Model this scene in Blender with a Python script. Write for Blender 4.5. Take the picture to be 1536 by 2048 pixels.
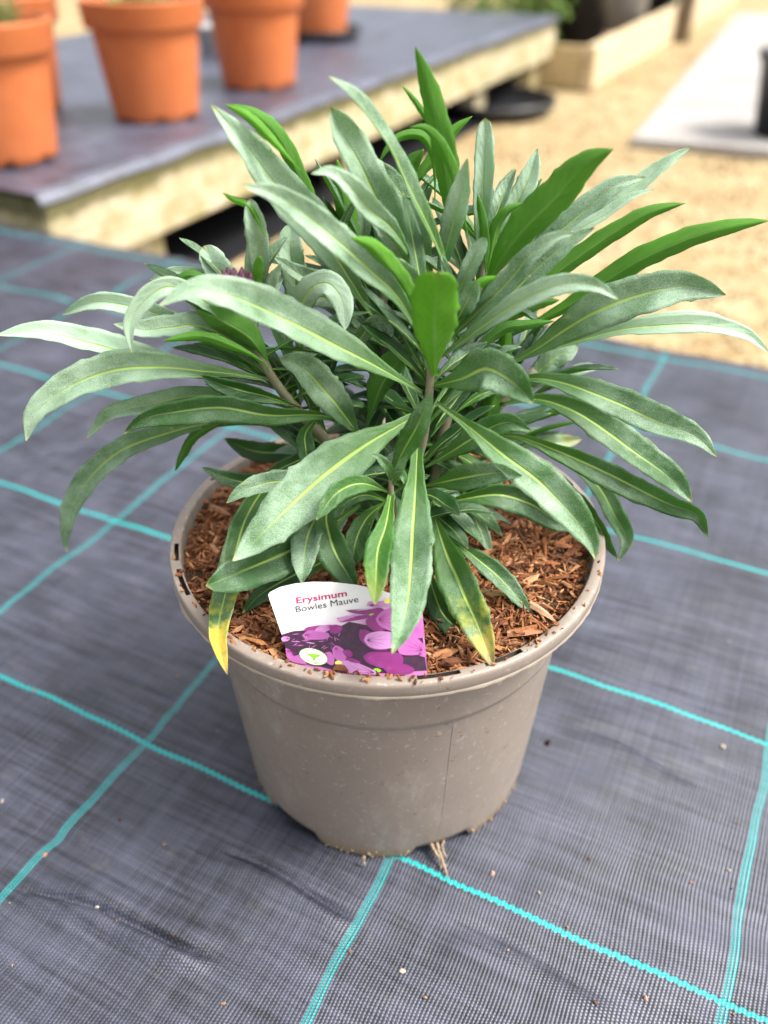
import bpy, bmesh, math, random
import numpy as np
from mathutils import Vector, Matrix, noise as mnoise

random.seed(7); np.random.seed(7)
scene = bpy.context.scene
COL = scene.collection
for o in list(bpy.data.objects):
    bpy.data.objects.remove(o, do_unlink=True)

# ------------------------------------------------------------------ camera, sky, sun, exposure
CAM = Vector((0.0055, -0.3487, 0.4282)); PITCH = 0.6291; YAW = 0.0208; ROLL = -0.0054; FPX = 1696.88
cam_d = bpy.data.cameras.new('camera'); cam = bpy.data.objects.new('camera', cam_d); COL.objects.link(cam)
CM = (Matrix.Rotation(YAW, 3, 'Z') @ Matrix.Rotation(math.pi/2 - PITCH, 3, 'X') @ Matrix.Rotation(ROLL, 3, 'Z'))
cam.matrix_world = Matrix.Translation(CAM) @ CM.to_4x4()
cam_d.sensor_fit = 'VERTICAL'; cam_d.sensor_height = 24.0
cam_d.lens = FPX / 2048 * 24.0
cam_d.clip_start = 0.02; cam_d.clip_end = 400
cam_d.dof.use_dof = True; cam_d.dof.focus_distance = 0.38
cam_d.dof.aperture_fstop = cam_d.lens / 6.8
scene.camera = cam

SUN_EL, SUN_AZ = math.radians(56), math.radians(100)     # azimuth measured from +Y towards +X
w = bpy.data.worlds.new('World'); scene.world = w; w.use_nodes = True
wn = w.node_tree.nodes; wl = w.node_tree.links
for n in list(wn): wn.remove(n)
sky = wn.new('ShaderNodeTexSky'); sky.sky_type = 'NISHITA'; sky.sun_disc = False
sky.sun_elevation = SUN_EL; sky.sun_rotation = SUN_AZ
sky.air_density = 1.0; sky.dust_density = 6.0; sky.ozone_density = 1.0
hs = wn.new('ShaderNodeHueSaturation'); hs.inputs['Saturation'].default_value = 0.22
bg = wn.new('ShaderNodeBackground'); bg.inputs['Strength'].default_value = 0.12
wo = wn.new('ShaderNodeOutputWorld')
wl.new(sky.outputs[0], hs.inputs['Color']); wl.new(hs.outputs[0], bg.inputs[0]); wl.new(bg.outputs[0], wo.inputs[0])

sd = bpy.data.lights.new('sun', 'SUN'); sd.energy = 1.5; sd.angle = math.radians(16); sd.color = (1, .96, .9)
so = bpy.data.objects.new('sun', sd); COL.objects.link(so)
sv = Vector((math.sin(SUN_AZ)*math.cos(SUN_EL), math.cos(SUN_AZ)*math.cos(SUN_EL), math.sin(SUN_EL)))
so.rotation_euler = sv.to_track_quat('Z', 'Y').to_euler()
vs = scene.view_settings
vs.view_transform = 'Standard'; vs.look = 'None'; vs.gamma = 1; vs.use_curve_mapping = False; vs.exposure = 1.48
scene.render.engine = 'CYCLES'
scene.cycles.max_bounces = 8; scene.cycles.transmission_bounces = 6

# ------------------------------------------------------------------ geometry helpers
def ray(x, y):
    return CM @ Vector(((x-768)/FPX, -(y-1024)/FPX, -1.0))
def at(x, y, Y):                     # point seen at photo pixel x, y that stands at world depth Y
    r = ray(x, y); s = (Y - CAM.y)/r.y
    return CAM + r*s
def atz(x, y, z):
    r = ray(x, y); s = (z - CAM.z)/r.z
    return CAM + r*s
TH = -0.4503
DU = Vector((math.cos(TH), math.sin(TH), 0)); DV = Vector((-math.sin(TH), math.cos(TH), 0))
def uvw(u, v, z): return DU*u + DV*v + Vector((0, 0, z))

def link(name, me, mat=None, parent=None, loc=None, rz=0.0):
    o = bpy.data.objects.new(name, me); COL.objects.link(o)
    if me is not None and mat is not None and len(me.materials) == 0:
        for m in (mat if isinstance(mat, (list, tuple)) else [mat]): me.materials.append(m)
    if parent is not None: o.parent = parent
    if loc is not None: o.location = loc
    if rz: o.rotation_euler = (0, 0, rz)
    return o
def tag(o, label=None, cat=None, group=None, kind=None):
    if label: o['label'] = label
    if cat: o['category'] = cat
    if group: o['group'] = group
    if kind: o['kind'] = kind
    return o
def empty(name, loc=(0, 0, 0), rz=0.0):
    o = bpy.data.objects.new(name, None); COL.objects.link(o); o.location = loc; o.rotation_euler = (0, 0, rz)
    o.empty_display_size = .02
    return o
def mesh(name, verts, faces, smooth=True):
    me = bpy.data.meshes.new(name); me.from_pydata([tuple(v) for v in verts], [], faces); me.update()
    if smooth: me.polygons.foreach_set('use_smooth', [True]*len(me.polygons))
    return me
def copy_tree(o, parent=None):
    c = o.copy(); COL.objects.link(c); c.parent = parent
    for ch in [x for x in bpy.data.objects if x.parent == o]: copy_tree(ch, c)
    return c
def cr(P, n):                        # Catmull-Rom through P, n samples evenly spread
    P = [np.array(p, float) for p in P]
    if len(P) == 2: P = [P[0], (P[0]+P[1])/2, P[1]]
    Q = [2*P[0]-P[1]] + P + [2*P[-1]-P[-2]]
    out = []
    for i in range(1, len(Q)-2):
        for k in range(12):
            t = k/12
            a, b, c, d = Q[i-1], Q[i], Q[i+1], Q[i+2]
            out.append(.5*((2*b)+(c-a)*t+(2*a-5*b+4*c-d)*t*t+(3*b-a-3*c+d)*t**3))
    out.append(P[-1]); out = np.array(out)
    L = np.concatenate([[0], np.cumsum(np.linalg.norm(np.diff(out, axis=0), axis=1))])
    s = np.linspace(0, L[-1], n)
    return np.stack([np.interp(s, L, out[:, k]) for k in range(out.shape[1])], 1), L[-1]
def tube_mesh(name, pts, rad, seg=8, cap=True):
    pts = np.array(pts); n = len(pts); T = np.gradient(pts, axis=0)
    T /= np.linalg.norm(T, axis=1)[:, None]+1e-9
    ref = np.array([.3, .9, .2]); V = []; F = []
    for i in range(n):
        a = np.cross(T[i], ref); a /= np.linalg.norm(a); b = np.cross(T[i], a)
        r = rad[i] if hasattr(rad, '__len__') else rad
        for k in range(seg):
            q = 2*math.pi*k/seg
            V.append(pts[i]+r*(math.cos(q)*a+math.sin(q)*b))
    for i in range(n-1):
        for k in range(seg):
            k2 = (k+1) % seg
            F.append((i*seg+k, i*seg+k2, (i+1)*seg+k2, (i+1)*seg+k))
    if cap: F.append(tuple(range(seg-1, -1, -1))); F.append(tuple((n-1)*seg+k for k in range(seg)))
    return mesh(name, V, F)
def lathe(name, prof, seg=96, jit=None, hole=None):
    V = []; F = []; n = len(prof)
    for i, (r, z) in enumerate(prof):
        for k in range(seg):
            a = 2*math.pi*k/seg
            rr, zz = (r, z) if jit is None else jit(i, a, r, z)
            V.append((rr*math.cos(a), rr*math.sin(a), zz))
    for i in range(n-1):
        for k in range(seg):
            if hole and hole(i, 2*math.pi*(k+.5)/seg): continue
            k2 = (k+1) % seg
            F.append((i*seg+k, i*seg+k2, (i+1)*seg+k2, (i+1)*seg+k))
    return mesh(name, V, F)
def box_mesh(name, x0, x1, y0, y1, z0, z1, bev=.003, sub=None, wob=0.0):
    bm = bmesh.new(); bmesh.ops.create_cube(bm, size=1)
    for v in bm.verts:
        v.co = Vector(((x0+x1)/2+v.co.x*(x1-x0), (y0+y1)/2+v.co.y*(y1-y0), (z0+z1)/2+v.co.z*(z1-z0)))
    bmesh.ops.bevel(bm, geom=bm.edges[:], offset=bev, segments=2, affect='EDGES')
    if wob:
        for v in bm.verts: v.co += Vector((random.uniform(-wob, wob), random.uniform(-wob, wob), random.uniform(-wob, wob)))
    me = bpy.data.meshes.new(name); bm.to_mesh(me); bm.free()
    return me

# ------------------------------------------------------------------ material helpers
class NT:
    def __init__(s, name):
        s.m = bpy.data.materials.new(name); s.m.use_nodes = True; s.t = s.m.node_tree
        for n in list(s.t.nodes): s.t.nodes.remove(n)
        s.out = s.t.nodes.new('ShaderNodeOutputMaterial')
    def n(s, typ, **kw):
        nd = s.t.nodes.new(typ)
        for k, v in kw.items():
            if k in nd.inputs: s.set(nd, k, v)
            else: setattr(nd, k, v)
        return nd
    def set(s, nd, k, v):
        if isinstance(v, bpy.types.NodeSocket): s.t.links.new(v, nd.inputs[k])
        else: nd.inputs[k].default_value = v
    def math(s, op, a, b=0.0, clamp=False):
        nd = s.t.nodes.new('ShaderNodeMath'); nd.operation = op; nd.use_clamp = clamp
        s.set(nd, 0, a); s.set(nd, 1, b); return nd.outputs[0]
    def mix(s, f, a, b, bt='MIX'):
        nd = s.t.nodes.new('ShaderNodeMix'); nd.data_type = 'RGBA'; nd.blend_type = bt
        for k, v in ((0, f), (6, a), (7, b)):
            if isinstance(v, bpy.types.NodeSocket): s.t.links.new(v, nd.inputs[k])
            else: nd.inputs[k].default_value = (v if k == 0 else (*v, 1) if len(v) == 3 else v)
        return nd.outputs[2]
    def ramp(s, f, stops):
        nd = s.t.nodes.new('ShaderNodeValToRGB'); s.t.links.new(f, nd.inputs[0]); e = nd.color_ramp.elements
        while len(e) < len(stops): e.new(.5)
        for el, (p, c) in zip(e, stops):
            el.position = p; el.color = (*c, 1) if len(c) == 3 else c
        return nd.outputs[0]
    def sstep(s, x, a, b):
        nd = s.t.nodes.new('ShaderNodeMapRange'); nd.interpolation_type = 'SMOOTHSTEP'
        s.set(nd, 0, x); nd.inputs[1].default_value = a; nd.inputs[2].default_value = b
        return nd.outputs[0]
    def noise(s, vec, scale, detail=3, rough=.55, out=0):
        nd = s.t.nodes.new('ShaderNodeTexNoise'); nd.inputs['Scale'].default_value = scale
        nd.inputs['Detail'].default_value = detail; nd.inputs['Roughness'].default_value = rough
        if vec is not None: s.t.links.new(vec, nd.inputs['Vector'])
        return nd.outputs[out]
    def coord(s, k='Object'): return s.n('ShaderNodeTexCoord').outputs[k]
    def scale(s, vec, sx, sy, sz):
        nd = s.t.nodes.new('ShaderNodeMapping'); s.t.links.new(vec, nd.inputs[0]); nd.inputs['Scale'].default_value = (sx, sy, sz)
        return nd.outputs[0]
    def bump(s, h, strength=.3, dist=.001):
        nd = s.t.nodes.new('ShaderNodeBump'); nd.inputs['Strength'].default_value = strength
        nd.inputs['Distance'].default_value = dist; s.t.links.new(h, nd.inputs['Height']); return nd.outputs[0]
    def bsdf(s, color, rough=.5, spec=.5, normal=None, **kw):
        nd = s.t.nodes.new('ShaderNodeBsdfPrincipled')
        s.set(nd, 'Base Color', color if isinstance(color, bpy.types.NodeSocket) else (*color, 1))
        s.set(nd, 'Roughness', rough); s.set(nd, 'Specular IOR Level', spec)
        if normal is not None: s.t.links.new(normal, nd.inputs['Normal'])
        for k, v in kw.items(): s.set(nd, k, v)
        return nd.outputs[0]
    def done(s, sh): s.t.links.new(sh, s.out.inputs[0]); return s.m

# ---- woven ground-cover fabric, with its turquoise marker threads
PA, PB, OA, OB = 0.1726, 0.1747, -0.2444, -0.3098
def mat_fabric(name, lines=True, dark=1.0):
    N = NT(name); co = N.coord('Object')
    if lines:
        wob = N.noise(co, 9.0, 2); co2 = N.n('ShaderNodeVectorMath', operation='ADD')
        N.t.links.new(co, co2.inputs[0])
        sub = N.n('ShaderNodeVectorMath', operation='SUBTRACT'); N.t.links.new(N.noise(co, 9.0, 2, out=1), sub.inputs[0]); sub.inputs[1].default_value = (.5, .5, .5)
        scl = N.n('ShaderNodeVectorMath', operation='SCALE'); N.t.links.new(sub.outputs[0], scl.inputs[0]); scl.inputs['Scale'].default_value = .012
        N.t.links.new(scl.outputs[0], co2.inputs[1]); vec = co2.outputs[0]
    else: vec = co
    sep = N.n('ShaderNodeSeparateXYZ'); N.t.links.new(vec, sep.inputs[0]); X, Y = sep.outputs[0], sep.outputs[1]
    P = 0.0019
    fx = N.math('SINE', N.math('MULTIPLY', X, 2*math.pi/P))
    iy = N.math('MULTIPLY', Y, 2*math.pi/(P*.82))
    chk = N.math('SINE', N.math('ADD', iy, N.math('MULTIPLY', N.math('FLOOR', N.math('DIVIDE', X, P)), math.pi)))
    rib = N.math('MULTIPLY_ADD', fx, .5); rib.node.inputs[2].default_value = .5
    wv = N.math('MULTIPLY_ADD', chk, .5); wv.node.inputs[2].default_value = .5
    h = N.math('ADD', N.math('MULTIPLY', rib, .62), N.math('MULTIPLY', wv, .38))
    big = N.noise(co, 14, 4, .6); stre = N.noise(N.scale(co, 6, 60, 1), 3.0, 4, .6)
    thr = N.noise(N.scale(co, 420, 4, 1), 1.0, 2)
    thr2 = N.noise(N.scale(co, 5, 420, 1), 1.0, 2)
    var = N.math('ADD', N.math('MULTIPLY', big, .40), N.math('ADD', N.math('MULTIPLY', stre, .42), N.math('MULTIPLY', N.math('ADD', thr, thr2), .22)))
    f = N.math('MULTIPLY', N.math('ADD', N.math('MULTIPLY', h, .75), .25), N.sstep(var, .42, .86))
    colr = N.mix(f, (.005*dark, .006*dark, .010*dark), (.122*dark, .130*dark, .185*dark))
    dust = N.sstep(N.noise(co, 45, 5, .7), .58, .75)
    colr = N.mix(N.math('MULTIPLY', dust, .16), colr, (.22, .19, .15))
    rough = .5
    if lines:
        # cross threads (thick, scalloped): constant Y
        def dist(c, off, per):
            t = N.math('SUBTRACT', c, off)
            m = N.math('SUBTRACT', t, N.math('MULTIPLY', N.math('ROUND', N.math('DIVIDE', t, per)), per))
            return N.math('ABSOLUTE', m), m
        da, ma = dist(Y, OA, PA)
        sc = N.math('MULTIPLY', N.math('SINE', N.math('MULTIPLY', X, 2*math.pi/(P*2.4))), .0005)
        da2 = N.math('ABSOLUTE', N.math('ADD', ma, sc))
        la = N.math('SUBTRACT', 1.0, N.sstep(da2, .0011, .0018))
        db, mb = dist(X, OB, PB)
        th3 = N.math('COSINE', N.math('MULTIPLY', mb, 2*math.pi/.0017))
        lb = N.math('MULTIPLY', N.math('SUBTRACT', 1.0, N.sstep(db, .0022, .0026)), N.sstep(th3, -.45, .3))
        dash = N.sstep(wv, .0, .45)
        lb = N.math('MULTIPLY', lb, N.math('MULTIPLY_ADD', dash, .65)); lb.node.inputs[1].links[0].from_node.inputs[2].default_value = .35
        ln = N.math('MAXIMUM', la, lb)
        fade = N.math('MULTIPLY_ADD', N.noise(co, 22, 3), .5); fade.node.inputs[2].default_value = .62
        teal = N.mix(N.noise(N.scale(co, 300, 300, 1), 1.0, 2), (.002, .26, .26), (.008, .48, .46))
        colr = N.mix(N.math('MULTIPLY', ln, fade, True), colr, teal)
        h = N.math('ADD', h, N.math('MULTIPLY', la, .8))
    return N.done(N.bsdf(colr, .42 if lines else .34, .6 if lines else .9, N.bump(h, .55, .0006)))
M_mat = mat_fabric('woven_ground_cover')
M_bmat = mat_fabric('bench_ground_cover', False, 1.6)

# ---- brown pot plastic
def mk_plastic(name, c1, c2, rough=.42, dirt=True, spec=.5):
    N = NT(name); co = N.coord('Object')
    c = N.mix(N.noise(co, 26, 5, .6), c1, c2)
    if dirt:
        sp = N.sstep(N.noise(co, 330, 3, .7), .60, .67)
        c = N.mix(N.math('MULTIPLY', sp, .5), c, (.42, .39, .35))
        sp2 = N.sstep(N.noise(co, 160, 3, .7), .64, .70)
        c = N.mix(N.math('MULTIPLY', sp2, .5), c, (.10, .07, .045))
        sep = N.n('ShaderNodeSeparateXYZ'); N.t.links.new(co, sep.inputs[0])
        nz = N.math('ADD', sep.outputs[2], N.math('MULTIPLY', N.math('SUBTRACT', N.noise(co, 60, 5, .7), .5), .018))
        mud = N.math('SUBTRACT', 1.0, N.sstep(nz, .003, .014))
        c = N.mix(N.math('MULTIPLY', mud, .8), c, (.22, .165, .10))
        scuff = N.sstep(N.noise(N.scale(co, 14, 14, 5), 3, 6, .75), .52, .72)
        c = N.mix(N.math('MULTIPLY', scuff, .5), c, (.38, .34, .30))
    r = N.math('MULTIPLY_ADD', N.noise(co, 70, 4), .25); r.node.inputs[2].default_value = rough-.12
    return N.done(N.bsdf(c, r, spec, N.bump(N.noise(co, 900, 3), .12, .0004)))
M_pot = mk_plastic('taupe_plastic', (.215, .172, .140), (.285, .232, .192), .44)
M_flash = mk_plastic('pale_moulding_flash', (.42, .36, .29), (.34, .28, .22), .5, False)
M_terra = mk_plastic('terracotta_plastic', (.42, .105, .032), (.56, .175, .058), .5, False, .35)
M_black = mk_plastic('black_plastic', (.012, .012, .014), (.02, .02, .022), .4, False)
M_greyp = mk_plastic('grey_plastic', (.30, .30, .31), (.36, .36, .37), .5, False)

# ---- timber
def mk_wood(name, pale, dark, moss, mossamt, zt=None):
    N = NT(name); co = N.coord('Object')
    g = N.noise(N.scale(co, 3, .5, 14), 8, 5, .6)
    c = N.mix(N.sstep(g, .35, .7), pale, dark)
    kn = N.n('ShaderNodeTexVoronoi'); N.t.links.new(N.scale(co, 2.2, 2.2, 5), kn.inputs['Vector']); kn.inputs['Scale'].default_value = 1.6
    c = N.mix(N.math('MULTIPLY', N.math('SUBTRACT', 1.0, N.sstep(kn.outputs['Distance'], .04, .10)), .75), c, (.16, .075, .045))
    mm = N.sstep(N.noise(co, 11, 5, .65), .62-mossamt*.25, .82-mossamt*.2)
    c = N.mix(N.math('MULTIPLY', mm, .85), c, moss)
    if zt is not None:
        sep = N.n('ShaderNodeSeparateXYZ'); N.t.links.new(co, sep.inputs[0])
        nz = N.math('ADD', sep.outputs[2], N.math('MULTIPLY', N.math('SUBTRACT', N.noise(co, 18, 4, .7), .5), .05))
        c = N.mix(N.math('MULTIPLY', N.sstep(nz, zt-.012, zt+.006), .9), c, (.09, .085, .03))
    return N.done(N.bsdf(c, .8, .25, N.bump(g, .4, .002)))
M_fascia = mk_wood('weathered_softwood', (.62, .52, .38), (.50, .39, .25), (.36, .30, .12), .25, .058)
M_wood2 = mk_wood('mossy_softwood', (.52, .41, .24), (.42, .31, .16), (.22, .20, .06), .7)
M_post = mk_wood('dark_softwood', (.20, .15, .10), (.14, .10, .07), (.12, .11, .04), .4)

# ---- leaves
def mk_leaf(top):
    N = NT('leaf_upper_skin' if top else 'leaf_underside_skin')
    uv = N.n('ShaderNodeUVMap', uv_map='UVMap').outputs[0]
    sep = N.n('ShaderNodeSeparateXYZ'); N.t.links.new(uv, sep.inputs[0]); U, V = sep.outputs[0], sep.outputs[1]
    at_ = N.n('ShaderNodeAttribute', attribute_name='tint'); ts = N.n('ShaderNodeSeparateColor'); N.t.links.new(at_.outputs['Color'], ts.inputs[0])
    SIL, YEL, BRI = ts.outputs[0], ts.outputs[1], ts.outputs[2]
    co = N.coord('Object')
    vv = N.math('ABSOLUTE', N.math('SUBTRACT', V, .5))
    ribw = N.math('MULTIPLY_ADD', U, -.050); ribw.node.inputs[2].default_value = .078
    rib = N.math('SUBTRACT', 1.0, N.sstep(N.math('DIVIDE', vv, ribw), .35, 1.15))
    rib = N.math('MULTIPLY', rib, N.math('SUBTRACT', 1.0, N.math('MULTIPLY', N.sstep(U, .55, .92), .8)))
    speck = N.noise(co, 3200, 2, .6)
    sv = N.math('SINE', N.math('ADD', N.math('SUBTRACT', N.math('MULTIPLY', U, 75), N.math('MULTIPLY', vv, 22)), N.math('MULTIPLY', N.noise(co, 90, 2), 6)))
    mott = N.noise(co, 130, 4, .6)
    vein = N.math('ADD', N.math('MULTIPLY', N.noise(N.scale(uv, 26, 5, 1), 1.0, 3), .75), N.math('MULTIPLY', sv, .14))
    if top:
        green = N.mix(BRI, (.011, .046, .014), (.038, .130, .014))
        green = N.mix(N.sstep(mott, .35, .7), green, N.mix(BRI, (.017, .064, .020), (.050, .155, .022)))
        baseg = N.mix(N.math('SUBTRACT', 1.0, N.sstep(U, .10, .55)), green, (.055, .165, .013))
        low = N.noise(co, 60, 3, .55)
        cov = N.math('ADD', N.math('SUBTRACT', N.math('MULTIPLY', SIL, 1.75), .78), N.math('ADD', N.math('MULTIPLY', N.math('SUBTRACT', low, .5), 1.7), N.math('MULTIPLY', N.math('SUBTRACT', speck, .5), 2.4)), True)
        silv = N.math('MULTIPLY', cov, N.math('MULTIPLY_ADD', N.sstep(U, .12, .80), .78)); silv.node.inputs[1].links[0].from_node.inputs[2].default_value = .20
        c = N.mix(silv, baseg, (.47, .645, .47))
        c = N.mix(N.math('MULTIPLY', rib, .85), c, (.42, .60, .14))
        rough, spec, shw = .46, .5, .06
        tr = N.mix(.5, green, (.36, .70, .06))
        trf = .20
    else:
        c = N.mix(N.sstep(mott, .3, .7), N.mix(BRI, (.06, .20, .016), (.19, .50, .015)), N.mix(BRI, (.075, .23, .022), (.22, .55, .02)))
        c = N.mix(N.math('MULTIPLY', N.sstep(vein, .38, .6), .35), c, (.045, .15, .015))
        c = N.mix(N.math('MULTIPLY', N.sstep(speck, .40, .66), .55), c, (.22, .36, .18))
        c = N.mix(N.math('MULTIPLY', rib, .75), c, (.32, .50, .17))
        rough, spec, shw = .6, .3, .05
        tr = N.mix(BRI, (.20, .55, .02), (.42, .88, .02))
        trf = .55
    nb = N.math('ADD', N.math('MULTIPLY', N.noise(co, 55, 3), .5), mott)
    yl = N.math('MULTIPLY', YEL, N.sstep(N.math('ADD', U, N.math('MULTIPLY', N.math('SUBTRACT', nb, .75), 1.1)), .55, .95))
    yc = N.ramp(N.math('MULTIPLY', U, N.math('MULTIPLY_ADD', N.noise(co, 160, 3), .5)), [(.35, (.30, .46, .06)), (.62, (.62, .62, .06)), (.80, (.72, .50, .06)), (.92, (.52, .33, .13))])
    yc.node.inputs[0].links[0].from_node.inputs[1].links[0].from_node.inputs[2].default_value = .68
    c = N.mix(yl, c, yc)
    blem = N.math('MULTIPLY', N.sstep(N.noise(co, 190, 2, .5), .70, .76), .5)
    c = N.mix(blem, c, (.36, .42, .16))
    tipb = N.math('MULTIPLY', N.sstep(N.math('ADD', U, N.math('MULTIPLY', N.math('SUBTRACT', N.noise(co, 120, 2), .5), .06)), .965, .995), .6)
    c = N.mix(tipb, c, (.42, .40, .14))
    h = N.math('ADD', N.math('MULTIPLY', speck, .35), N.math('ADD', N.math('MULTIPLY', mott, .8), N.math('MULTIPLY', vein, .6)))
    h = N.math('ADD', h, N.math('MULTIPLY', rib, -1.0 if top else 1.2))
    nrm = N.bump(h, .7, .0006)
    b = N.bsdf(c, rough, spec, nrm, **{'Sheen Weight': shw, 'Sheen Roughness': .4})
    tl = N.n('ShaderNodeBsdfTranslucent'); N.t.links.new(tr, tl.inputs[0])
    mx = N.n('ShaderNodeMixShader'); mx.inputs[0].default_value = trf
    N.t.links.new(b, mx.inputs[1]); N.t.links.new(tl.outputs[0], mx.inputs[2])
    return N.done(mx.outputs[0])
M_top, M_under = mk_leaf(True), mk_leaf(False)
def mk_stem():
    N = NT('stem_bark'); co = N.coord('Object')
    c = N.mix(N.noise(co, 300, 4, .6), (.13, .13, .065), (.25, .23, .16))
    return N.done(N.bsdf(c, .6, .3, N.bump(N.noise(co, 900, 3), .4, .0005)))
M_stem = mk_stem()

# ------------------------------------------------------------------ ground, paving
def mk_ground():
    N = NT('gravel_bed'); co = N.coord('Object')
    v = N.n('ShaderNodeTexVoronoi'); N.t.links.new(co, v.inputs['Vector']); v.inputs['Scale'].default_value = 70
    c = N.ramp(N.noise(co, 6, 5, .65), [(.32, (.20, .12, .045)), (.5, (.34, .25, .115)), (.68, (.45, .37, .22))])
    c = N.mix(.5, c, N.ramp(v.outputs['Color'], [(.2, (.25, .17, .08)), (.6, (.38, .29, .16)), (.9, (.46, .39, .27))]))
    return N.done(N.bsdf(c, .85, .2, N.bump(v.outputs['Distance'], .6, .006)))
gr = 60
g = link('gravel_ground', mesh('gravel_ground', [(-gr, -gr, -.20), (gr, -gr, -.20), (gr, gr, -.20), (-gr, gr, -.20)], [(0, 1, 2, 3)], False), mk_ground())
tag(g, kind='structure')

def mk_vcol(name, rough=.8, spec=.25, bump=0, bd=.0006):
    N = NT(name); a = N.n('ShaderNodeAttribute', attribute_name='tint'); co = N.coord('Object')
    c = N.mix(N.sstep(N.noise(co, 700, 3, .6), .35, .7), a.outputs['Color'], N.mix(.35, a.outputs['Color'], (.03, .015, .008)))
    return N.done(N.bsdf(c, rough, spec, N.bump(N.noise(co, 900, 3), .5, bd) if bump else None))

def scatter(name, tv, tf, mats4, cols, mat):
    """joins many transformed copies of a small template mesh; one colour each"""
    tv = np.array(tv); nT = len(tv); V = []; C = []
    tvh = np.c_[tv, np.ones(nT)]
    A = np.array(mats4); V = np.einsum('nij,kj->nki', A, tvh)[:, :, :3].reshape(-1, 3)
    F = [tuple(i*nT+q for q in f) for i in range(len(A)) for f in tf]
    me = mesh(name, V, F, False)
    ca = me.color_attributes.new('tint', 'FLOAT_COLOR', 'POINT')
    cc = np.repeat(np.c_[np.array(cols), np.ones(len(A))], nT, axis=0)
    ca.data.foreach_set('color', cc.ravel())
    me.materials.append(mat)
    return me
ico = bmesh.new(); bmesh.ops.create_icosphere(ico, subdivisions=1, radius=1)
ico.verts.ensure_lookup_table(); ICOV = [tuple(v.co) for v in ico.verts]; ICOF = [tuple(v.index for v in f.verts) for f in ico.faces]; ico.free()
def rotm(rng):
    q = rng.normal(size=4); q /= np.linalg.norm(q); a, b, c, d = q
    return np.array([[1-2*(c*c+d*d), 2*(b*c-a*d), 2*(b*d+a*c)], [2*(b*c+a*d), 1-2*(b*b+d*d), 2*(c*d-a*b)], [2*(b*d-a*c), 2*(c*d+a*b), 1-2*(b*b+c*c)]])
rng = np.random.default_rng(3)
ms, cs = [], []
pal = np.array([(.56, .41, .21), (.62, .47, .27), (.52, .36, .17), (.64, .52, .33), (.56, .35, .16), (.66, .56, .42), (.58, .45, .27), (.48, .34, .17)])
for i in range(12000):
    v = .70+4.6*rng.random()**1.6; u = rng.uniform(-1.7, 1.4)
    if -.51 < u and v > 2.48: continue
    A = np.eye(4); s = rng.uniform(.003, .0075)
    A[:3, :3] = rotm(rng)@np.diag([s, s*rng.uniform(.6, .9), s*rng.uniform(.45, .7)])
    p = uvw(u, v, -.1985+s*.05); A[:3, 3] = p; ms.append(A)
    cs.append((pal[rng.integers(len(pal))]*.6+pal[1]*.4)*(.50+.55*mnoise.noise((u*5, v*5, 0)))*rng.uniform(.96, 1.04))
o = link('gravel', scatter('gravel', ICOV, ICOF, ms, cs, mk_vcol('pebble_stone')))
tag(o, 'loose yellow gravel beside the ground cover mat', 'gravel', kind='stuff')

def mk_slab():
    N = NT('concrete_paving'); co = N.coord('Object')
    c = N.ramp(N.noise(co, 5, 6, .65), [(.3, (.27, .25, .23)), (.55, (.36, .34, .32)), (.75, (.44, .42, .40))])
    return N.done(N.bsdf(c, .8, .3, N.bump(N.noise(co, 120, 4), .3, .002)))
M_slab = mk_slab()
path = tag(empty('paved_path', uvw(0, 3.75, -.20)), kind='structure')
path.rotation_euler = (0, 0, TH+.06)
for i in range(6):
    for j in range(2):
        L = .60; x0 = -.49+j*(L+.008); y0 = 2.50-3.75+i*(L+.008)
        o = link('slab', box_mesh('slab', x0, x0+L, y0, y0+L, .0, .03+random.uniform(-.002, .002), .004), M_slab, path)

# ------------------------------------------------------------------ ground-cover mat (on a low timber-edged bed)
EDGE = .640
def mat_z(u, v):
    z = .0016*mnoise.noise((u*9, v*16, 1.3)) + .0022*mnoise.noise((u*3.2, v*6, 4.7)) + .0007*mnoise.noise((u*30, v*55, 9.1))
    def crease(u0, v0, u1, v1, dep, wd):
        du, dv = u1-u0, v1-v0; L2 = du*du+dv*dv
        t = ((u-u0)*du+(v-v0)*dv)/L2
        if t < -.2 or t > 1.2: return 0
        d = ((u-u0)*dv-(v-v0)*du)/math.sqrt(L2)+.003*math.sin(t*5)
        e = max(0, 1-abs(2*t-1)**3) if 0 <= t <= 1 else 0
        return e*dep*(.8*math.exp(-((d-wd*1.6)/(wd*1.5))**2) - 1.0*math.exp(-(d/(wd*.5))**2) + .4*math.exp(-((d+wd*2)/(wd*1.6))**2))
    for c in CREASES: z += crease(*c)
    r = math.hypot(*(Vector((u, v)) - POTUV))
    k = min(1, max(0, (r-.085)/.05)); z *= k
    if r > .05: z += 0
    return z
POTUV = Vector((0, 0))
def pxuv(x, y):
    p = atz(x, y, 0); return p.dot(DU), p.dot(DV)
CREASES = []
for (x0, y0, x1, y1, dp, wd) in [(30, 1775, 440, 1905, .0050, .0032), (440, 1700, 720, 1830, .0050, .0036), (150, 1330, 420, 1440, .002, .006),
                                 (900, 1840, 1250, 2000, .0018, .007), (0, 640, 330, 560, .004, .02), (1150, 1450, 1400, 1560, .002, .006),
                                 (0, 925, 260, 880, .003, .012), (60, 560, 420, 640, .004, .02), (0, 1640, 300, 1760, .002, .008), (1100, 760, 1536, 860, .004, .02)]:
    a, b = pxuv(x0, y0), pxuv(x1, y1); CREASES.append((*a, *b, dp, wd))
us = np.concatenate([np.arange(-1.5, -.45, .012), np.arange(-.45, .36, .003), np.arange(.36, 1.0, .012)])
vsn = np.concatenate([np.arange(-.75, -.32, .012), np.arange(-.32, .22, .003), np.arange(.22, EDGE, .009)])
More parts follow.
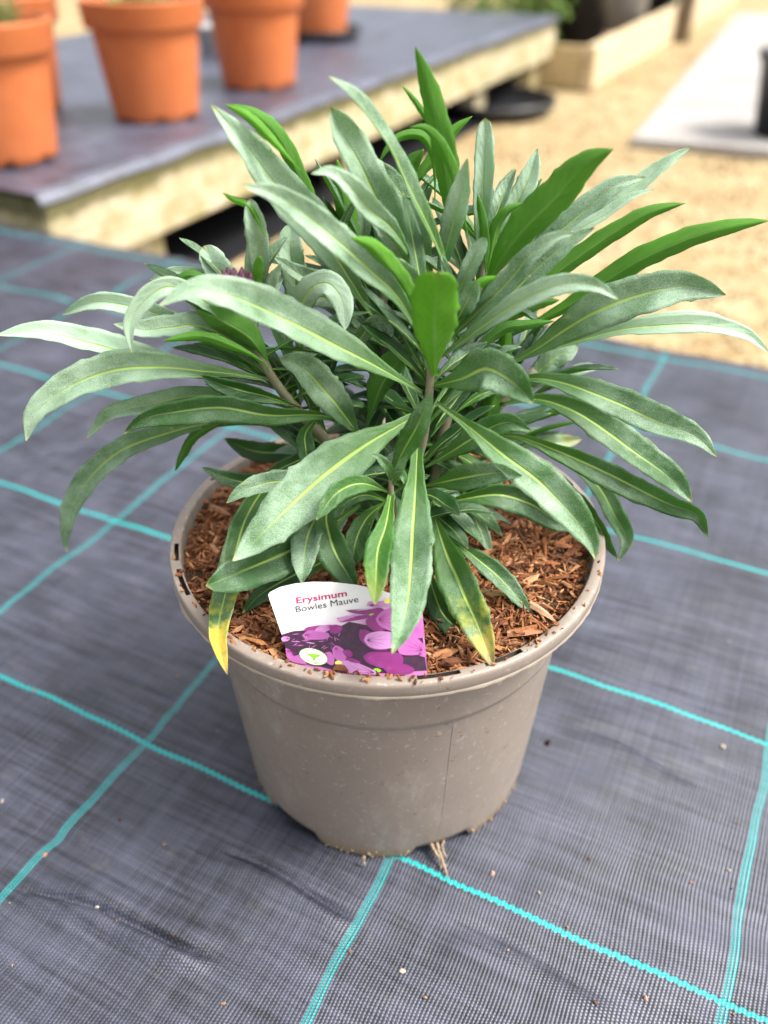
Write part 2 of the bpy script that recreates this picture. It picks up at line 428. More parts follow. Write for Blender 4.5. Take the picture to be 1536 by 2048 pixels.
for c in CREASES[:2]:
    vsn = np.concatenate([vsn, np.arange(min(c[1], c[3])-.010, max(c[1], c[3])+.010, .001)])
vsn = np.unique(np.round(vsn, 4)); vsn = vsn[np.concatenate([[True], np.diff(vsn) > .0006])]
rows = [(v, None) for v in vsn] + [(EDGE+.004, -.001), (EDGE+.010, -.006), (EDGE+.013, -.016), (EDGE+.015, -.06), (EDGE+.018, -.205)]
V = []
for v, zz in rows:
    for u in us:
        ew = .010*mnoise.noise((u*4, 7.7, 0)) + .004*mnoise.noise((u*17, 2.2, 0)) if v > EDGE-.12 else 0
        z = mat_z(u, v)*(1 if zz is None else .4) + (zz or 0)
        if zz is not None or v > EDGE-.03: z += .004*mnoise.noise((u*6, 3.1, 2))
        V.append((u, v+ew*min(1, (v-EDGE+.12)/.12), z))
nu = len(us); F = [(j*nu+i, j*nu+i+1, (j+1)*nu+i+1, (j+1)*nu+i) for j in range(len(rows)-1) for i in range(nu-1)]
mo = link('ground_cover_mat', mesh('ground_cover_mat', V, F), M_mat, rz=TH)
tag(mo, kind='structure')
bed = tag(link('bed_base', box_mesh('bed_base', -1.45, .95, -.74, EDGE-.02, -.202, -.012, .004), M_wood2, rz=TH), kind='structure')

# ------------------------------------------------------------------ main pot
HP = .166
def on_px_angle(x, y, z, r):
    best = min(range(720), key=lambda k: (lambda p: (p[0]-x)**2+(p[1]-y)**2)(project(Vector((r*math.cos(k*math.pi/360), r*math.sin(k*math.pi/360), z)))))
    return best*math.pi/360
def project(P):
    q = CM.transposed() @ (P-CAM)
    return 768+FPX*q.x/-q.z, 1024-FPX*q.y/-q.z
def adiff(a, b): return (a-b+math.pi) % (2*math.pi)-math.pi
pot = empty('plant_pot'); tag(pot, 'taupe brown plastic plant pot with muddy base on woven mat', 'plant pot')
notch0 = on_px_angle(880, 1690, 0, .0835)
NOTCH = [notch0+k*math.pi/3 for k in range(6)]
def notch_h(a):
    d = min(abs(adiff(a, q)) for q in NOTCH)
    return max(0, min(1, (.23-d)/.05))
wallp = [(.0795, .010), (.0815, .0015), (.0828, .0), (.0835, .0012), (.0838, .004), (.0846, .012), (.0862, .03), (.0893, .07), (.0922, .108), (.0930, .117),
         (.0934, .1195), (.0950, .1215), (.0953, .124), (.0962, .140), (.0972, .154)]
def wjit(i, a, r, z):
    z2 = z
    if i < 5: z2 = max(z, notch_h(a)*(.0085 if i else .012))
    elif i == 5: z2 = max(z, notch_h(a)*.0098+0*z)
    return r+.0003*math.sin(3*a+1)*(z/.16), z2
link('body', lathe('body', wallp, 192, wjit), M_pot, pot)
basep = [(.0, .010), (.03, .010), (.0795, .010)]
link('base_plate', lathe('base_plate', [(.0005, .0102), (.04, .0102), (.0797, .0102)], 96), M_black, pot)
SLOTS = []
for (xa, ya, xb, yb) in [(838, 1357, 925, 1350), (972, 1338, 1046, 1303), (338, 1085, 345, 1120), (350, 1140, 372, 1195)]:
    a0, a1 = on_px_angle(xa, ya, HP, .1055), on_px_angle(xb, yb, HP, .1055); SLOTS.append((a0, a1))
for k in range(7):
    a = math.radians(20+k*22); SLOTS.append((a, a+.10))
def in_slot(a):
    for a0, a1 in SLOTS:
        m = a0+adiff(a1, a0)/2
        if abs(adiff(a, m)) < abs(adiff(a1, a0))/2: return True
    return False
rimp = [(.0968, .1525), (.1035, .1545), (.1085, .1575), (.1092, .1578), (.1096, .1584), (.1099, .1615), (.1100, .1640), (.1097, .1655), (.1090, .1660), (.1074, .1662),
        (.1052, .1661), (.1046, .1658), (.1042, .1650), (.1038, .158), (.1030, .150), (.096, .147)]
def rjit(i, a, r, z):
    k = .0006*math.sin(2*a+.6)+.0003*math.sin(5*a)
    return r+k, z+.0005*math.sin(3*a+2)
link('rim', lathe('rim', rimp, 288, rjit, lambda i, a: i == 9 and in_slot(a)), M_pot, pot)
def fjit(i, a, r, z):
    j = .0007*abs(mnoise.noise((a*14, 1, 0)))+.0010*max(0, mnoise.noise((a*5, 4, 0)))+.0005*abs(mnoise.noise((a*50, 9, 0)))
    rr, zz = rjit(i, a, r, z)
    return rr+(j if i in (1, 2) else 0), zz-(j*.9 if i in (1, 2) else 0)
link('moulding_flash', lathe('moulding_flash', [(.1091, .1582), (.1097, .1576), (.1099, .1579), (.1097, .1590)], 288, fjit), M_flash, pot)
# faint seam lines
M_seam = mk_plastic('seam_plastic', (.30, .27, .235), (.27, .24, .21), .45, False)
for (x, y, x2, y2) in [(485, 1400, 545, 1600), (915, 1465, 862, 1650)]:
    pts = []
    for t in np.linspace(0, 1, 14):
        z = .122*(1-t)+.008*t
        r = float(np.interp(z, [q[1] for q in wallp[3:]], [q[0] for q in wallp[3:]]))
        a = on_px_angle(x+(x2-x)*t, y+(y2-y)*t, z, r)
        pts.append((r*math.cos(a), r*math.sin(a), z))
    link('seam', tube_mesh('seam', pts, .00009, 5), M_seam, pot)

# mud clods on the pot foot
def mk_flat(name, c1, c2, rough=.85, sc=300, spec=.2):
    N = NT(name); co = N.coord('Object')
    return N.done(N.bsdf(N.mix(N.noise(co, sc, 4, .6), c1, c2), rough, spec, N.bump(N.noise(co, sc*2, 3), .4, .0006)))
M_mud = mk_flat('dried_mud', (.20, .145, .085), (.30, .23, .15))
M_soil = mk_flat('dark_soil', (.05, .03, .02), (.10, .06, .04))
ms, cs = [], []
for i in range(420):
    a = rng.uniform(0, 2*math.pi); z = abs(rng.normal(0, .0035))
    if notch_h(a) > .1 and z < .011: continue
    r = .0838+z*.09; s = rng.uniform(.0003, .0011)*(1.5 if rng.random() < .12 else 1)
    A = np.eye(4); A[:3, :3] = rotm(rng)@np.diag([s, s*.7, s*.5]); A[:3, 3] = (r*math.cos(a), r*math.sin(a), z+.0004); ms.append(A); cs.append((.24, .18, .11))
mud = link('mud_crust', scatter('mud_crust', ICOV, ICOF, ms, cs, M_mud), None, pot); mud['kind'] = 'stuff'

# roots creeping out of the drainage notch
M_root = mk_flat('dry_root', (.42, .33, .22), (.26, .18, .11))
for k, pl in enumerate([[(868, 1668), (878, 1700), (888, 1728), (896, 1755)], [(858, 1680), (872, 1705), (884, 1722), (880, 1738)], [(890, 1672), (884, 1694), (893, 1715)], [(850, 1672), (864, 1690), (878, 1718), (892, 1732)], [(728, 1712), (727, 1722), (729, 1730)]]):
    P = [atz(x, y, .0045-.0033*i/len(pl) + .004*(1-i/(len(pl)-1))) for i, (x, y) in enumerate(pl)]
    C, _ = cr(P, 14)
    C += np.random.normal(0, .00025, C.shape)
    link('root', tube_mesh('root', C, np.linspace(.0010, .0004, 14), 6), M_root, pot)

# ------------------------------------------------------------------ compost
M_bark = mk_vcol('bark_fibre', .75, .3, 1, .0008)
ZC = .1592
def soil_z(x, y):
    r = math.hypot(x, y)
    return ZC + .006*math.exp(-(r/.05)**2) - .0008*(r/.1)**4 + .0022*mnoise.noise((x*45, y*45, 0)) - .001*max(0, x/.1)*(r/.1)**2
nr, na = 26, 96; V = [(0, 0, soil_z(0, 0)-.002)]; F = []
for i in range(1, nr+1):
    r = .1037*i/nr
    for k in range(na):
        a = 2*math.pi*k/na; x, y = r*math.cos(a), r*math.sin(a); V.append((x, y, soil_z(x, y)-.002+.0012*mnoise.noise((x*160, y*160, 3))))
F += [(0, 1+k, 1+(k+1) % na) for k in range(na)]
F += [(1+(i-1)*na+k, 1+i*na+k, 1+i*na+(k+1) % na, 1+(i-1)*na+(k+1) % na) for i in range(1, nr) for k in range(na)]
barkpal = np.array([(.22, .080, .028), (.34, .125, .042), (.42, .175, .062), (.14, .05, .022), (.45, .22, .10), (.25, .09, .035), (.34, .13, .05), (.13, .05, .02), (.20, .07, .028), (.46, .23, .11)])
sv_, sf_ = [(-1, -.5, -.5), (-.8, .6, -.4), (-.85, 0, .6), (1, -.4, -.5), (.75, .5, -.45), (.9, .05, .5), (0, -.75, .1), (.1, .8, .2)], [(0, 2, 1), (3, 4, 5), (0, 6, 2), (6, 5, 2), (6, 3, 5), (1, 2, 7), (2, 5, 7), (7, 5, 4), (0, 1, 6), (1, 7, 4), (1, 4, 3), (1, 3, 6)]
ms, cs = [], []
for i in range(11500):
    a = rng.uniform(0, 2*math.pi); r = .1030*math.sqrt(rng.random()); x, y = r*math.cos(a), r*math.sin(a)
    L = rng.uniform(.0013, .0046)*(2.1 if rng.random() < .09 else 1); wd = L*rng.uniform(.10, .32)+.0002
    if r > .098: L *= .6
    az = rng.uniform(0, 2*math.pi); el = rng.normal(0, .35); ro = rng.uniform(0, 6.28)
    R = (Matrix.Rotation(az, 3, 'Z') @ Matrix.Rotation(el, 3, 'Y') @ Matrix.Rotation(ro, 3, 'X'))
    A = np.eye(4); A[:3, :3] = np.array(R)@np.diag([L, wd, wd*rng.uniform(.4, .9)]); A[:3, 3] = (x, y, soil_z(x, y)+rng.uniform(-.0018, .0016)); ms.append(A)
    cs.append(barkpal[rng.integers(len(barkpal))]*rng.uniform(.75, 1.25))
me = scatter('bark_compost', sv_, sf_, ms, cs, M_bark)
comp = link('bark_compost', me); tag(comp, 'shredded reddish brown bark compost filling the taupe pot', 'compost', kind='stuff')
sb = mesh('soil_bed', V, F); sb.materials.append(M_soil)
so_ = link('soil_bed', sb, None, comp); so_['kind'] = 'stuff'
# larger chips that can be told apart
CHIPLAB = ['pale curved splinter of wood on compost near the tip of a drooping leaf', 'straight tan splinter of wood lying beside the yellow tipped leaf', 'pinkish splinter of wood close to the right inner rim',
 'orange wood chip on compost behind the plant label', 'broad reddish splinter of wood near the left inner rim', 'short brown splinter of wood touching the left inner rim', 'pinkish bark lump under the stems', 'small brown splinter of wood right beside the plant label',
 'tan splinter of wood on the open compost at the right', 'reddish splinter of wood by the right rim below a drooping leaf', 'dark red splinter of wood beside the big silvery leaf', 'tan splinter of wood beside a thin hanging leaf', 'brown splinter of wood against the slotted part of the rim']
for (x, y, l, az, col_) in [(1085, 1222, .0085, -.9, (.55, .33, .20)), (985, 1190, .0085, -.15, (.50, .30, .14)), (1050, 1262, .008, .05, (.45, .22, .12)), (560, 1120, .0075, .35, (.40, .17, .06)),
                            (440, 1020, .008, -.6, (.40, .20, .11)), (400, 1000, .0065, -.4, (.36, .15, .08)), (910, 930, .006, .6, (.42, .20, .12)), (890, 1305, .006, .4, (.40, .18, .08)), (1060, 1160, .006, .7, (.47, .26, .13)), (1120, 1090, .006, -.3, (.42, .18, .08)),
                            (520, 1000, .006, .8, (.33, .13, .06)), (1010, 1085, .006, 1.0, (.45, .22, .10)), (930, 1340, .006, .3, (.42, .20, .10))]:
    p = atz(x, y, ZC+.001); L = l
    bm = bmesh.new()
    n = 9; rows_ = []
    for i in range(n):
        t = i/(n-1); hw = .0022*(1-.55*abs(2*t-1)**3)*random.uniform(.8, 1.15)
        rows_.append([bm.verts.new(((t-.5)*2*L, s*hw, .0010*math.sin(t*3+s)+zz)) for s, zz in ((-1, 0), (-.4, .0011), (.5, .0009), (1, 0), (0, -.0008))])
    for i in range(n-1):
        for k in range(5): bm.faces.new((rows_[i][k], rows_[i+1][k], rows_[i+1][(k+1) % 5], rows_[i][(k+1) % 5]))
    bm.faces.new(rows_[0]); bm.faces.new(rows_[-1][::-1])
    me = bpy.data.meshes.new('wood_chip'); bm.to_mesh(me); bm.free()
    m = mk_flat('chip_wood', tuple(c*.75 for c in col_), col_, .8, 500)
    o = link('wood_chip', me, m, None, (p.x, p.y, soil_z(p.x, p.y)+.0008), az); o.rotation_euler.x = random.uniform(-.3, .3)
    tag(o, CHIPLAB.pop(0), 'wood chip', 'larger wood chips on the compost')

# ------------------------------------------------------------------ plant label card
B0 = atz(715, 1347, .1600)
nrm = Vector((-.10, -.70, .71)).normalized()
def oncard(x, y, lift=0):
    r = ray(x, y); s = (B0+nrm*lift-CAM).dot(nrm)/r.dot(nrm); return CAM + r*s
cx_ = (oncard(853, 1330)-oncard(575, 1330)); cx_ = (oncard(694, 1192)-oncard(592, 1206.5)); cx_ = (cx_-nrm*cx_.dot(nrm)).normalized(); cy_ = nrm.cross(cx_)
MC = Matrix((cx_, cy_, nrm)).transposed().to_4x4(); MC.translation = B0
MCi = MC.inverted()
def c2(x, y): q = MCi @ oncard(x, y); return q.x, q.y
def poly_mesh(name, pts, z, sub=0):
    V = [(x, y, z) for x, y in pts]; n = len(V); c = (sum(p[0] for p in pts)/n, sum(p[1] for p in pts)/n, z)
    return mesh(name, V+[c], [(i, (i+1) % n, n) for i in range(n)], False)
card = empty('plant_label'); card.matrix_world = MC
tag(card, 'white plant label with crimson lettering and purple flower picture stuck in compost', 'plant label')
topc = [c2(x, y) for x, y in [(536, 1190), (540, 1184), (560, 1174), (590, 1167), (625, 1163.5), (665, 1164), (710, 1169), (755, 1178), (800, 1194), (835, 1213), (845, 1226)]]
rb_, lb_ = c2(854, 1344), c2(577, 1309)
rb2 = (rb_[0]+.0002, rb_[1]-.006); lb2 = (lb_[0]+.0015, lb_[1]-.006)
outl = topc+[rb_, rb2, lb2, lb_]
def mk_card():
    N = NT('label_card'); co = N.coord('Object')
    g0 = c2(600, 1270); g1 = c2(640, 1190)
    sep = N.n('ShaderNodeSeparateXYZ'); N.t.links.new(co, sep.inputs[0])
    nz = N.math('ADD', sep.outputs[1], N.math('MULTIPLY', N.math('SUBTRACT', N.noise(co, 120, 3), .5), .006))
    nz = N.math('SUBTRACT', nz, N.math('MULTIPLY', sep.outputs[0], .22))
    f = N.math('SUBTRACT', 1.0, N.sstep(nz, g0[1]-.004, g0[1]+.010))
    c = N.mix(f, (.72, .71, .71), (.50, .16, .42))
    return N.done(N.bsdf(c, .32, .5))
n = len(outl); V = [(x, y, 0) for x, y in outl]+[(x, y, -.0005) for x, y in outl]
F = [tuple(range(n-1, -1, -1))[::-1], tuple(range(2*n-1, n-1, -1))]+[(i, n+i, n+(i+1) % n, (i+1) % n) for i in range(n)]
link('card', mesh('card', V, F, False), mk_card(), card)
def mk_print(name, c1, c2_, sc=300, streak=None):
    N = NT(name); co = N.coord('Object')
    return N.done(N.bsdf(N.mix(N.noise(co, sc, 3, .6), c1, c2_), .32, .5))
P_dark = mk_print('print_dark_foliage', (.008, .004, .008), (.075, .02, .06), 420)
P_pink = mk_print('print_pink_petal', (.33, .07, .28), (.48, .15, .42), 160)
P_lil = mk_print('print_lilac_petal', (.44, .17, .42), (.56, .27, .53), 160)
P_mag = mk_print('print_magenta_petal', (.15, .008, .10), (.27, .03, .20), 160)
P_deep = mk_print('print_deep_petal', (.22, .02, .15), (.36, .05, .28), 160)
P_yel = mk_print('print_yellow', (.75, .62, .06), (.80, .72, .20), 500)
P_white = mk_print('print_white', (.85, .85, .82), (.80, .82, .78), 500)
P_lime = mk_print('print_lime', (.22, .45, .02), (.25, .50, .03), 500)
P_crim = mk_print('print_crimson', (.38, .015, .10), (.38, .015, .10))
P_ink = mk_print('print_ink', (.03, .03, .035), (.03, .03, .035))
ZL = [0.00012]
def printpoly(name, pts, m, smooth=True):
    ZL[0] += .000012
    L = [c2(x, y) for x, y in pts]
    if smooth:
        Q, _ = cr([(*p, 0) for p in L+[L[0]]], 36); L = [(q[0], q[1]) for q in Q[:-1]]
    link(name, poly_mesh(name, L, ZL[0]), m, card)
    if name == 'petal_print' and smooth:          # printed veins fan out from one end of the petal
        ZL[0] += .000006; A = np.array(L); c0 = A.mean(0); d = np.linalg.norm(A-c0, axis=1); i0 = int(np.argmax(d)); b0 = A[i0]*.8+c0*.2
        VV, FF = [], []
        for j in range(5, len(A)-4, 4):
            e = A[(i0+j) % len(A)]*.86+b0*.14; t_ = e-b0; nn_ = np.array([-t_[1], t_[0]])/(np.linalg.norm(t_)+1e-9)*.00006
            q0 = len(VV); VV += [(*(b0-nn_*2), ZL[0]), (*(b0+nn_*2), ZL[0]), (*e, ZL[0])]; FF.append((q0, q0+1, q0+2))
        link('petal_vein_print', mesh('petal_vein_print', VV, FF, False), P_deep if m in (P_mag, P_deep) else P_mag, card)
# crop pixel (3.84 per photo pixel, origin 500,1140) to photo pixel
def k(pts): return [(500+x/3.84, 1140+y/3.84) for x, y in pts]
printpoly('foliage_print', k([(245, 495), (330, 470), (420, 462), (520, 440), (620, 425), (700, 430), (760, 398), (830, 410), (900, 425), (1000, 455), (1120, 440), (1250, 440), (1320, 470), (1358, 772), (900, 800), (640, 765), (300, 690), (262, 560)]), P_dark, False)
printpoly('petal_print', k([(410, 465), (440, 440), (540, 425), (600, 428), (560, 455), (480, 470)]), P_deep)
printpoly('petal_print', k([(490, 470), (540, 430), (640, 418), (640, 440), (590, 470), (520, 500)]), P_lil)
printpoly('petal_print', k([(400, 500), (450, 465), (520, 470), (600, 485), (605, 520), (540, 535), (430, 530)]), P_pink)
printpoly('petal_print', k([(610, 440), (650, 420), (700, 430), (708, 460), (660, 490), (615, 475)]), P_mag)
for q in range(26):
    x = random.uniform(290, 690); y = random.uniform(490, 600); a = random.uniform(0, 3.14); l = random.uniform(18, 42)
    dx, dy = math.cos(a)*l, math.sin(a)*l*.6
    printpoly('fringe_print', k([(x-dx, y-dy), (x+dy*.12, y-dx*.12), (x+dx, y+dy), (x-dy*.12, y+dx*.12)]), random.choice([P_pink, P_mag, P_lil]))
printpoly('petal_print', k([(243, 520), (270, 510), (305, 518), (298, 540), (262, 550), (246, 540)]), P_lil)
printpoly('petal_print', k([(898, 275), (915, 245), (985, 240), (1085, 238), (1110, 270), (1050, 280), (950, 286)]), P_lil)
printpoly('stamen_print', k([(1030, 240), (1050, 220), (1088, 225), (1085, 250), (1040, 256)]), P_yel)
printpoly('petal_print', k([(730, 308), (820, 318), (930, 300), (1000, 290), (1040, 320), (970, 345), (880, 340), (790, 330)]), P_mag)
printpoly('petal_print', k([(665, 370), (740, 355), (850, 340), (890, 360), (800, 385), (700, 398)]), P_lil)
printpoly('petal_print', k([(690, 400), (760, 375), (860, 348), (935, 352), (880, 375), (780, 392)]), P_mag)
printpoly('stamen_print', k([(910, 342), (940, 334), (965, 345), (940, 355)]), P_lime)
printpoly('petal_print', k([(890, 390), (930, 350), (990, 340), (1020, 400), (1040, 460), (960, 470), (905, 430)]), P_mag)
printpoly('petal_print', k([(965, 380), (1000, 330), (1080, 290), (1180, 300), (1200, 380), (1180, 470), (1090, 470), (1000, 430)]), P_pink)
printpoly('petal_print', k([(1120, 300), (1240, 300), (1310, 360), (1335, 510), (1240, 515), (1160, 470)]), P_pink)
printpoly('petal_print', k([(845, 455), (920, 470), (1000, 560), (1060, 610), (960, 615), (880, 570), (840, 520)]), P_mag)
printpoly('petal_print', k([(875, 540), (900, 495), (980, 472), (1090, 480), (1140, 530), (1110, 590), (1000, 608), (920, 590)]), P_lil)
printpoly('petal_print', k([(1130, 560), (1190, 505), (1280, 520), (1345, 590), (1330, 640), (1240, 655), (1150, 640)]), P_pink)
printpoly('petal_print', k([(870, 665), (920, 632), (1030, 628), (1150, 640), (1180, 700), (1120, 760), (1000, 750), (900, 710)]), P_mag)
printpoly('petal_print', k([(1020, 750), (1090, 715), (1200, 725), (1270, 770), (1200, 795), (1080, 800)]), P_mag)
printpoly('petal_print', k([(1290, 640), (1348, 625), (1350, 668), (1310, 660)]), P_pink)
printpoly('petal_print', k([(275, 600), (310, 615), (330, 660), (400, 650), (440, 700), (420, 722), (300, 690)]), P_pink)
printpoly('petal_print', k([(635, 610), (660, 580), (720, 610), (745, 670), (720, 700), (665, 690), (640, 650)]), P_pink)
printpoly('petal_print', k([(710, 620), (760, 612), (790, 640), (780, 668), (735, 660)]), P_mag)
printpoly('petal_print', k([(570, 640), (620, 630), (650, 680), (640, 730), (590, 710)]), P_pink)
printpoly('petal_print', k([(650, 720), (690, 720), (740, 785), (660, 768)]), P_mag)
printpoly('petal_print', k([(700, 700), (770, 695), (870, 730), (950, 770), (985, 800), (860, 798), (760, 788), (715, 750)]), P_lil)
printpoly('petal_print', k([(740, 670), (800, 680), (860, 715), (800, 712), (750, 692)]), P_mag)
printpoly('stamen_print', k([(655, 705), (680, 695), (705, 705), (705, 728), (675, 732), (658, 722)]), P_yel)
printpoly('stamen_print', k([(945, 765), (975, 752), (1010, 770), (990, 785)]), P_lime)
# award badge
bc = (490, 665)
def ell(rx, ry, nn=40, c=bc, rot=.28):
    return k([(c[0]+rx*math.cos(t)*math.cos(rot)-ry*math.sin(t)*math.sin(rot), c[1]+rx*math.cos(t)*math.sin(rot)+ry*math.sin(t)*math.cos(rot)) for t in np.linspace(0, 2*math.pi, nn, endpoint=False)])
printpoly('badge_print', ell(111, 60), P_lime, False)
printpoly('badge_print', ell(107, 57), P_white, False)
printpoly('cup_print', k([(440, 640), (490, 642), (540, 650), (532, 662), (512, 676), (500, 682), (502, 692), (514, 697), (480, 694), (488, 690), (487, 680), (470, 668), (456, 655)]), P_lime, False)
printpoly('cup_handle_print', k([(436, 637), (452, 640), (466, 664), (446, 652)]), P_lime, False)
printpoly('cup_handle_print', k([(530, 650), (546, 652), (532, 668), (518, 672)]), P_lime, False)
def text_mesh(s, bold=0.0):
    cu = bpy.data.curves.new('lettering', 'FONT'); cu.body = s; cu.size = 1; cu.offset = bold; cu.resolution_u = 3
    ob = bpy.data.objects.new('lettering_tmp', cu); COL.objects.link(ob)
    bpy.context.view_layer.update()
    me = bpy.data.meshes.new_from_object(ob.evaluated_get(bpy.context.evaluated_depsgraph_get()))
    bpy.data.objects.remove(ob, do_unlink=True); return me
def put_text(name, s, a, b, hpx, m, bold=0.0, lift=.0002):
    me = text_mesh(s, bold); xs = [v.co.x for v in me.vertices]; ys = [v.co.y for v in me.vertices if v.co.y > 0]
    x0, x1 = min(xs), max(xs); H = max(ys)
    A, Bp = Vector(c2(*a)), Vector(c2(*b)); d = (Bp-A); L = d.length; ang = math.atan2(d.y, d.x)
    hh = (Vector(c2(a[0]-hpx*.15, a[1]-hpx))-A).length
    for v in me.vertices:
        x = (v.co.x-x0)/(x1-x0)*L; y = v.co.y/H*hh
        v.co = (A.x+x*math.cos(ang)-y*math.sin(ang), A.y+x*math.sin(ang)+y*math.cos(ang), lift)
    me.update(); return link(name, me, m, card)
put_text('lettering', 'Erysimum', (593.5, 1207.0), (694.5, 1192.0), 12.0, P_crim, .018, .00022)
put_text('lettering', 'Bowles Mauve', (592.5, 1225.0), (717.5, 1204), 12.0, P_ink, .0, .00022)
def ring_text(s, t0, t1, flip):
    for i, ch in enumerate(s):
        if ch == ' ': continue
        t = math.radians(t0+(t1-t0)*i/(len(s)-1)); rot = .28
        rx, ry = (86, 43) if not flip else (97, 52)
        def P(tt, rx=rx, ry=ry):
            return (bc[0]+rx*math.cos(tt)*math.cos(rot)-ry*math.sin(tt)*math.sin(rot), bc[1]+rx*math.cos(tt)*math.sin(rot)+ry*math.sin(tt)*math.cos(rot))
        dt = .085 if not flip else -.085
        a, b = k([P(t-dt)])[0], k([P(t+dt)])[0]
        me = text_mesh(ch, .01); xs = [v.co.x for v in me.vertices]; x0, x1 = min(xs), max(xs); ys = [v.co.y for v in me.vertices]; H = max(ys)
        A, Bp = Vector(c2(*a)), Vector(c2(*b)); d = Bp-A; L = d.length; up = Vector((-d.y, d.x)).normalized()
        if ch == 'I': x0 -= .3; x1 += .3
        for v in me.vertices:
            q = A+d*((v.co.x-x0)/(x1-x0))+up*(v.co.y/H*.00095); v.co = (q.x, q.y, ZL[0]+.00003)
        me.update(); link('badge_lettering', me, P_lime, card)
ring_text('RHS AWARD OF', 168, 372, False)
ring_text('GARDEN MERIT', 152, 28, True)

# ------------------------------------------------------------------ the wallflower plant
plant = empty('wallflower_plant', (0.005, 0, ZC)); tag(plant, 'bushy wallflower plant with long silvery green leaves growing in taupe pot', 'plant')
bpy.context.view_layer.update(); PINV = plant.matrix_world.inverted()
stems = []
def add_stem(pl, r0, r1):
    P = [at(x, y, Y) for x, y, Y in pl]; C, L = cr(P, 26)
    C = C+np.array([[.0006*mnoise.noise((i*.4, r0*900, k_)) for k_ in range(3)] for i in range(26)])
    Cl = C-np.array(plant.location)
    s = link('stem', tube_mesh('stem', Cl, np.linspace(r0, r1, 26), 9), M_stem, plant); stems.append((s, C)); return s
S1 = add_stem([(815, 1105, -.015), (825, 960, -.018), (850, 860, -.02), (860, 760, -.02), (868, 690, -.02), (885, 600, -.012)], .0026, .0016)
S2 = add_stem([(755, 1105, -.01), (690, 930, .0), (600, 825, .0), (545, 755, .0), (508, 680, .0), (492, 590, .005)], .0032, .0018)
S3 = add_stem([(790, 1090, .0), (780, 850, .025), (770, 700, .035), (770, 560, .04), (800, 440, .045)], .0028, .0016)
S4 = add_stem([(840, 1100, .0), (890, 850, .015), (935, 690, .025), (965, 560, .03), (975, 470, .035)], .0030, .0018)
S5 = add_stem([(850, 1090, .005), (930, 900, .025), (1010, 800, .035), (1070, 740, .04)], .0032, .0020)
S6 = add_stem([(800, 1110, -.035), (785, 1000, -.045), (780, 950, -.045)], .0022, .0011)

def leaf_mesh(C, W, side_dirs, up_sign, cup=.35, wave=0.0, blunt=0.0, basew=.13, peak=.66, seed=0, tint=(.5, 0, .5), twist=None, rollf=None, notch=0.0):
    n = len(C); M_ = 9; vs_ = np.linspace(-1, 1, M_)
    T = np.gradient(C, axis=0); T /= np.linalg.norm(T, axis=1)[:, None]+1e-9
    rg = np.random.default_rng(seed); ph = rg.uniform(0, 6.28, 6)
    th_ = .00055
    top, bot, uvs = [], [], []
    for i in range(n):
        t = i/(n-1)
        if t < peak: q = t/peak; prof = basew+(1-basew)*(q*q*(3-2*q))**1.1
        else:
            q = (t-peak)/(1-peak); prof = max(0, 1-q**(2.5+2.0*blunt))**(.9-.4*blunt)
        prof = max(prof, .012)
        half = W/2*prof
        S = side_dirs[i]; Nn = np.cross(S, T[i]); Nn /= np.linalg.norm(Nn)+1e-9
        Nn = Nn*up_sign
        for v in vs_:
            tooth = max(0, math.sin(t*46+ph[5]+(1.7 if v > 0 else 0))-.93)*1.3 if .25 < t < .92 else 0
            e = 1+tooth+.035*math.sin(t*37+ph[0]+v*2)+.03*math.sin(t*71+ph[1]+(v > 0)*2) if abs(v) > .9 else 1
            h = half*cup*(abs(v)**1.25) + wave*half*abs(v)**2*math.sin(t*11+ph[2]+(2.2 if v > 0 else 0)) + .09*half*math.sin(t*8+ph[3]+v*1.5) + .05*half*math.sin(t*19+ph[4]-v*2.5)
            h -= .045*half*math.exp(-(v/.12)**2)
            p = C[i]+S*half*v*e+Nn*h+T[i]*notch*W/2*max(0, (t-.72)/.28)*math.sin(min(1, abs(v)*1.3)*math.pi/2)
            k_ = th_*(.25+.75*(1-abs(v)**4))*min(1, prof*2)*(1+1.4*math.exp(-(v/.2)**2)*(1-t))
            top.append(p); bot.append(p-Nn*k_); uvs.append((t, (v+1)/2))
    nt = n*M_; V = top+bot; F = []; mi = []; FUV = []
    for i in range(n-1):
        for j in range(M_-1):
            a, b, c, d = i*M_+j, i*M_+j+1, (i+1)*M_+j+1, (i+1)*M_+j
            q = (a, b, c, d) if up_sign > 0 else (d, c, b, a)
            F.append(q); mi.append(0)
            F.append(tuple(nt+x for x in q[::-1])); mi.append(1)
        for j in (0, M_-1):
            a, d = i*M_+j, (i+1)*M_+j; q = (a, d, nt+d, nt+a); F.append(q if (j == 0) == (up_sign > 0) else q[::-1]); mi.append(0)
    for i in (0, n-1):
        for j in range(M_-1): F.append((i*M_+j, i*M_+j+1, nt+i*M_+j+1, nt+i*M_+j)); mi.append(1)
    me = mesh('leaf', V, F); me.materials.append(M_top); me.materials.append(M_under)
    me.polygons.foreach_set('material_index', mi)
    ul = me.uv_layers.new(name='UVMap'); uu = np.array(uvs+uvs)
    vi = np.zeros(len(me.loops), int); me.loops.foreach_get('vertex_index', vi); ul.data.foreach_set('uv', uu[vi].ravel())
    ca = me.color_attributes.new('tint', 'FLOAT_COLOR', 'POINT'); ca.data.foreach_set('color', np.tile([*tint, 1.0], len(V)))
    return me
LEAFN = [0]
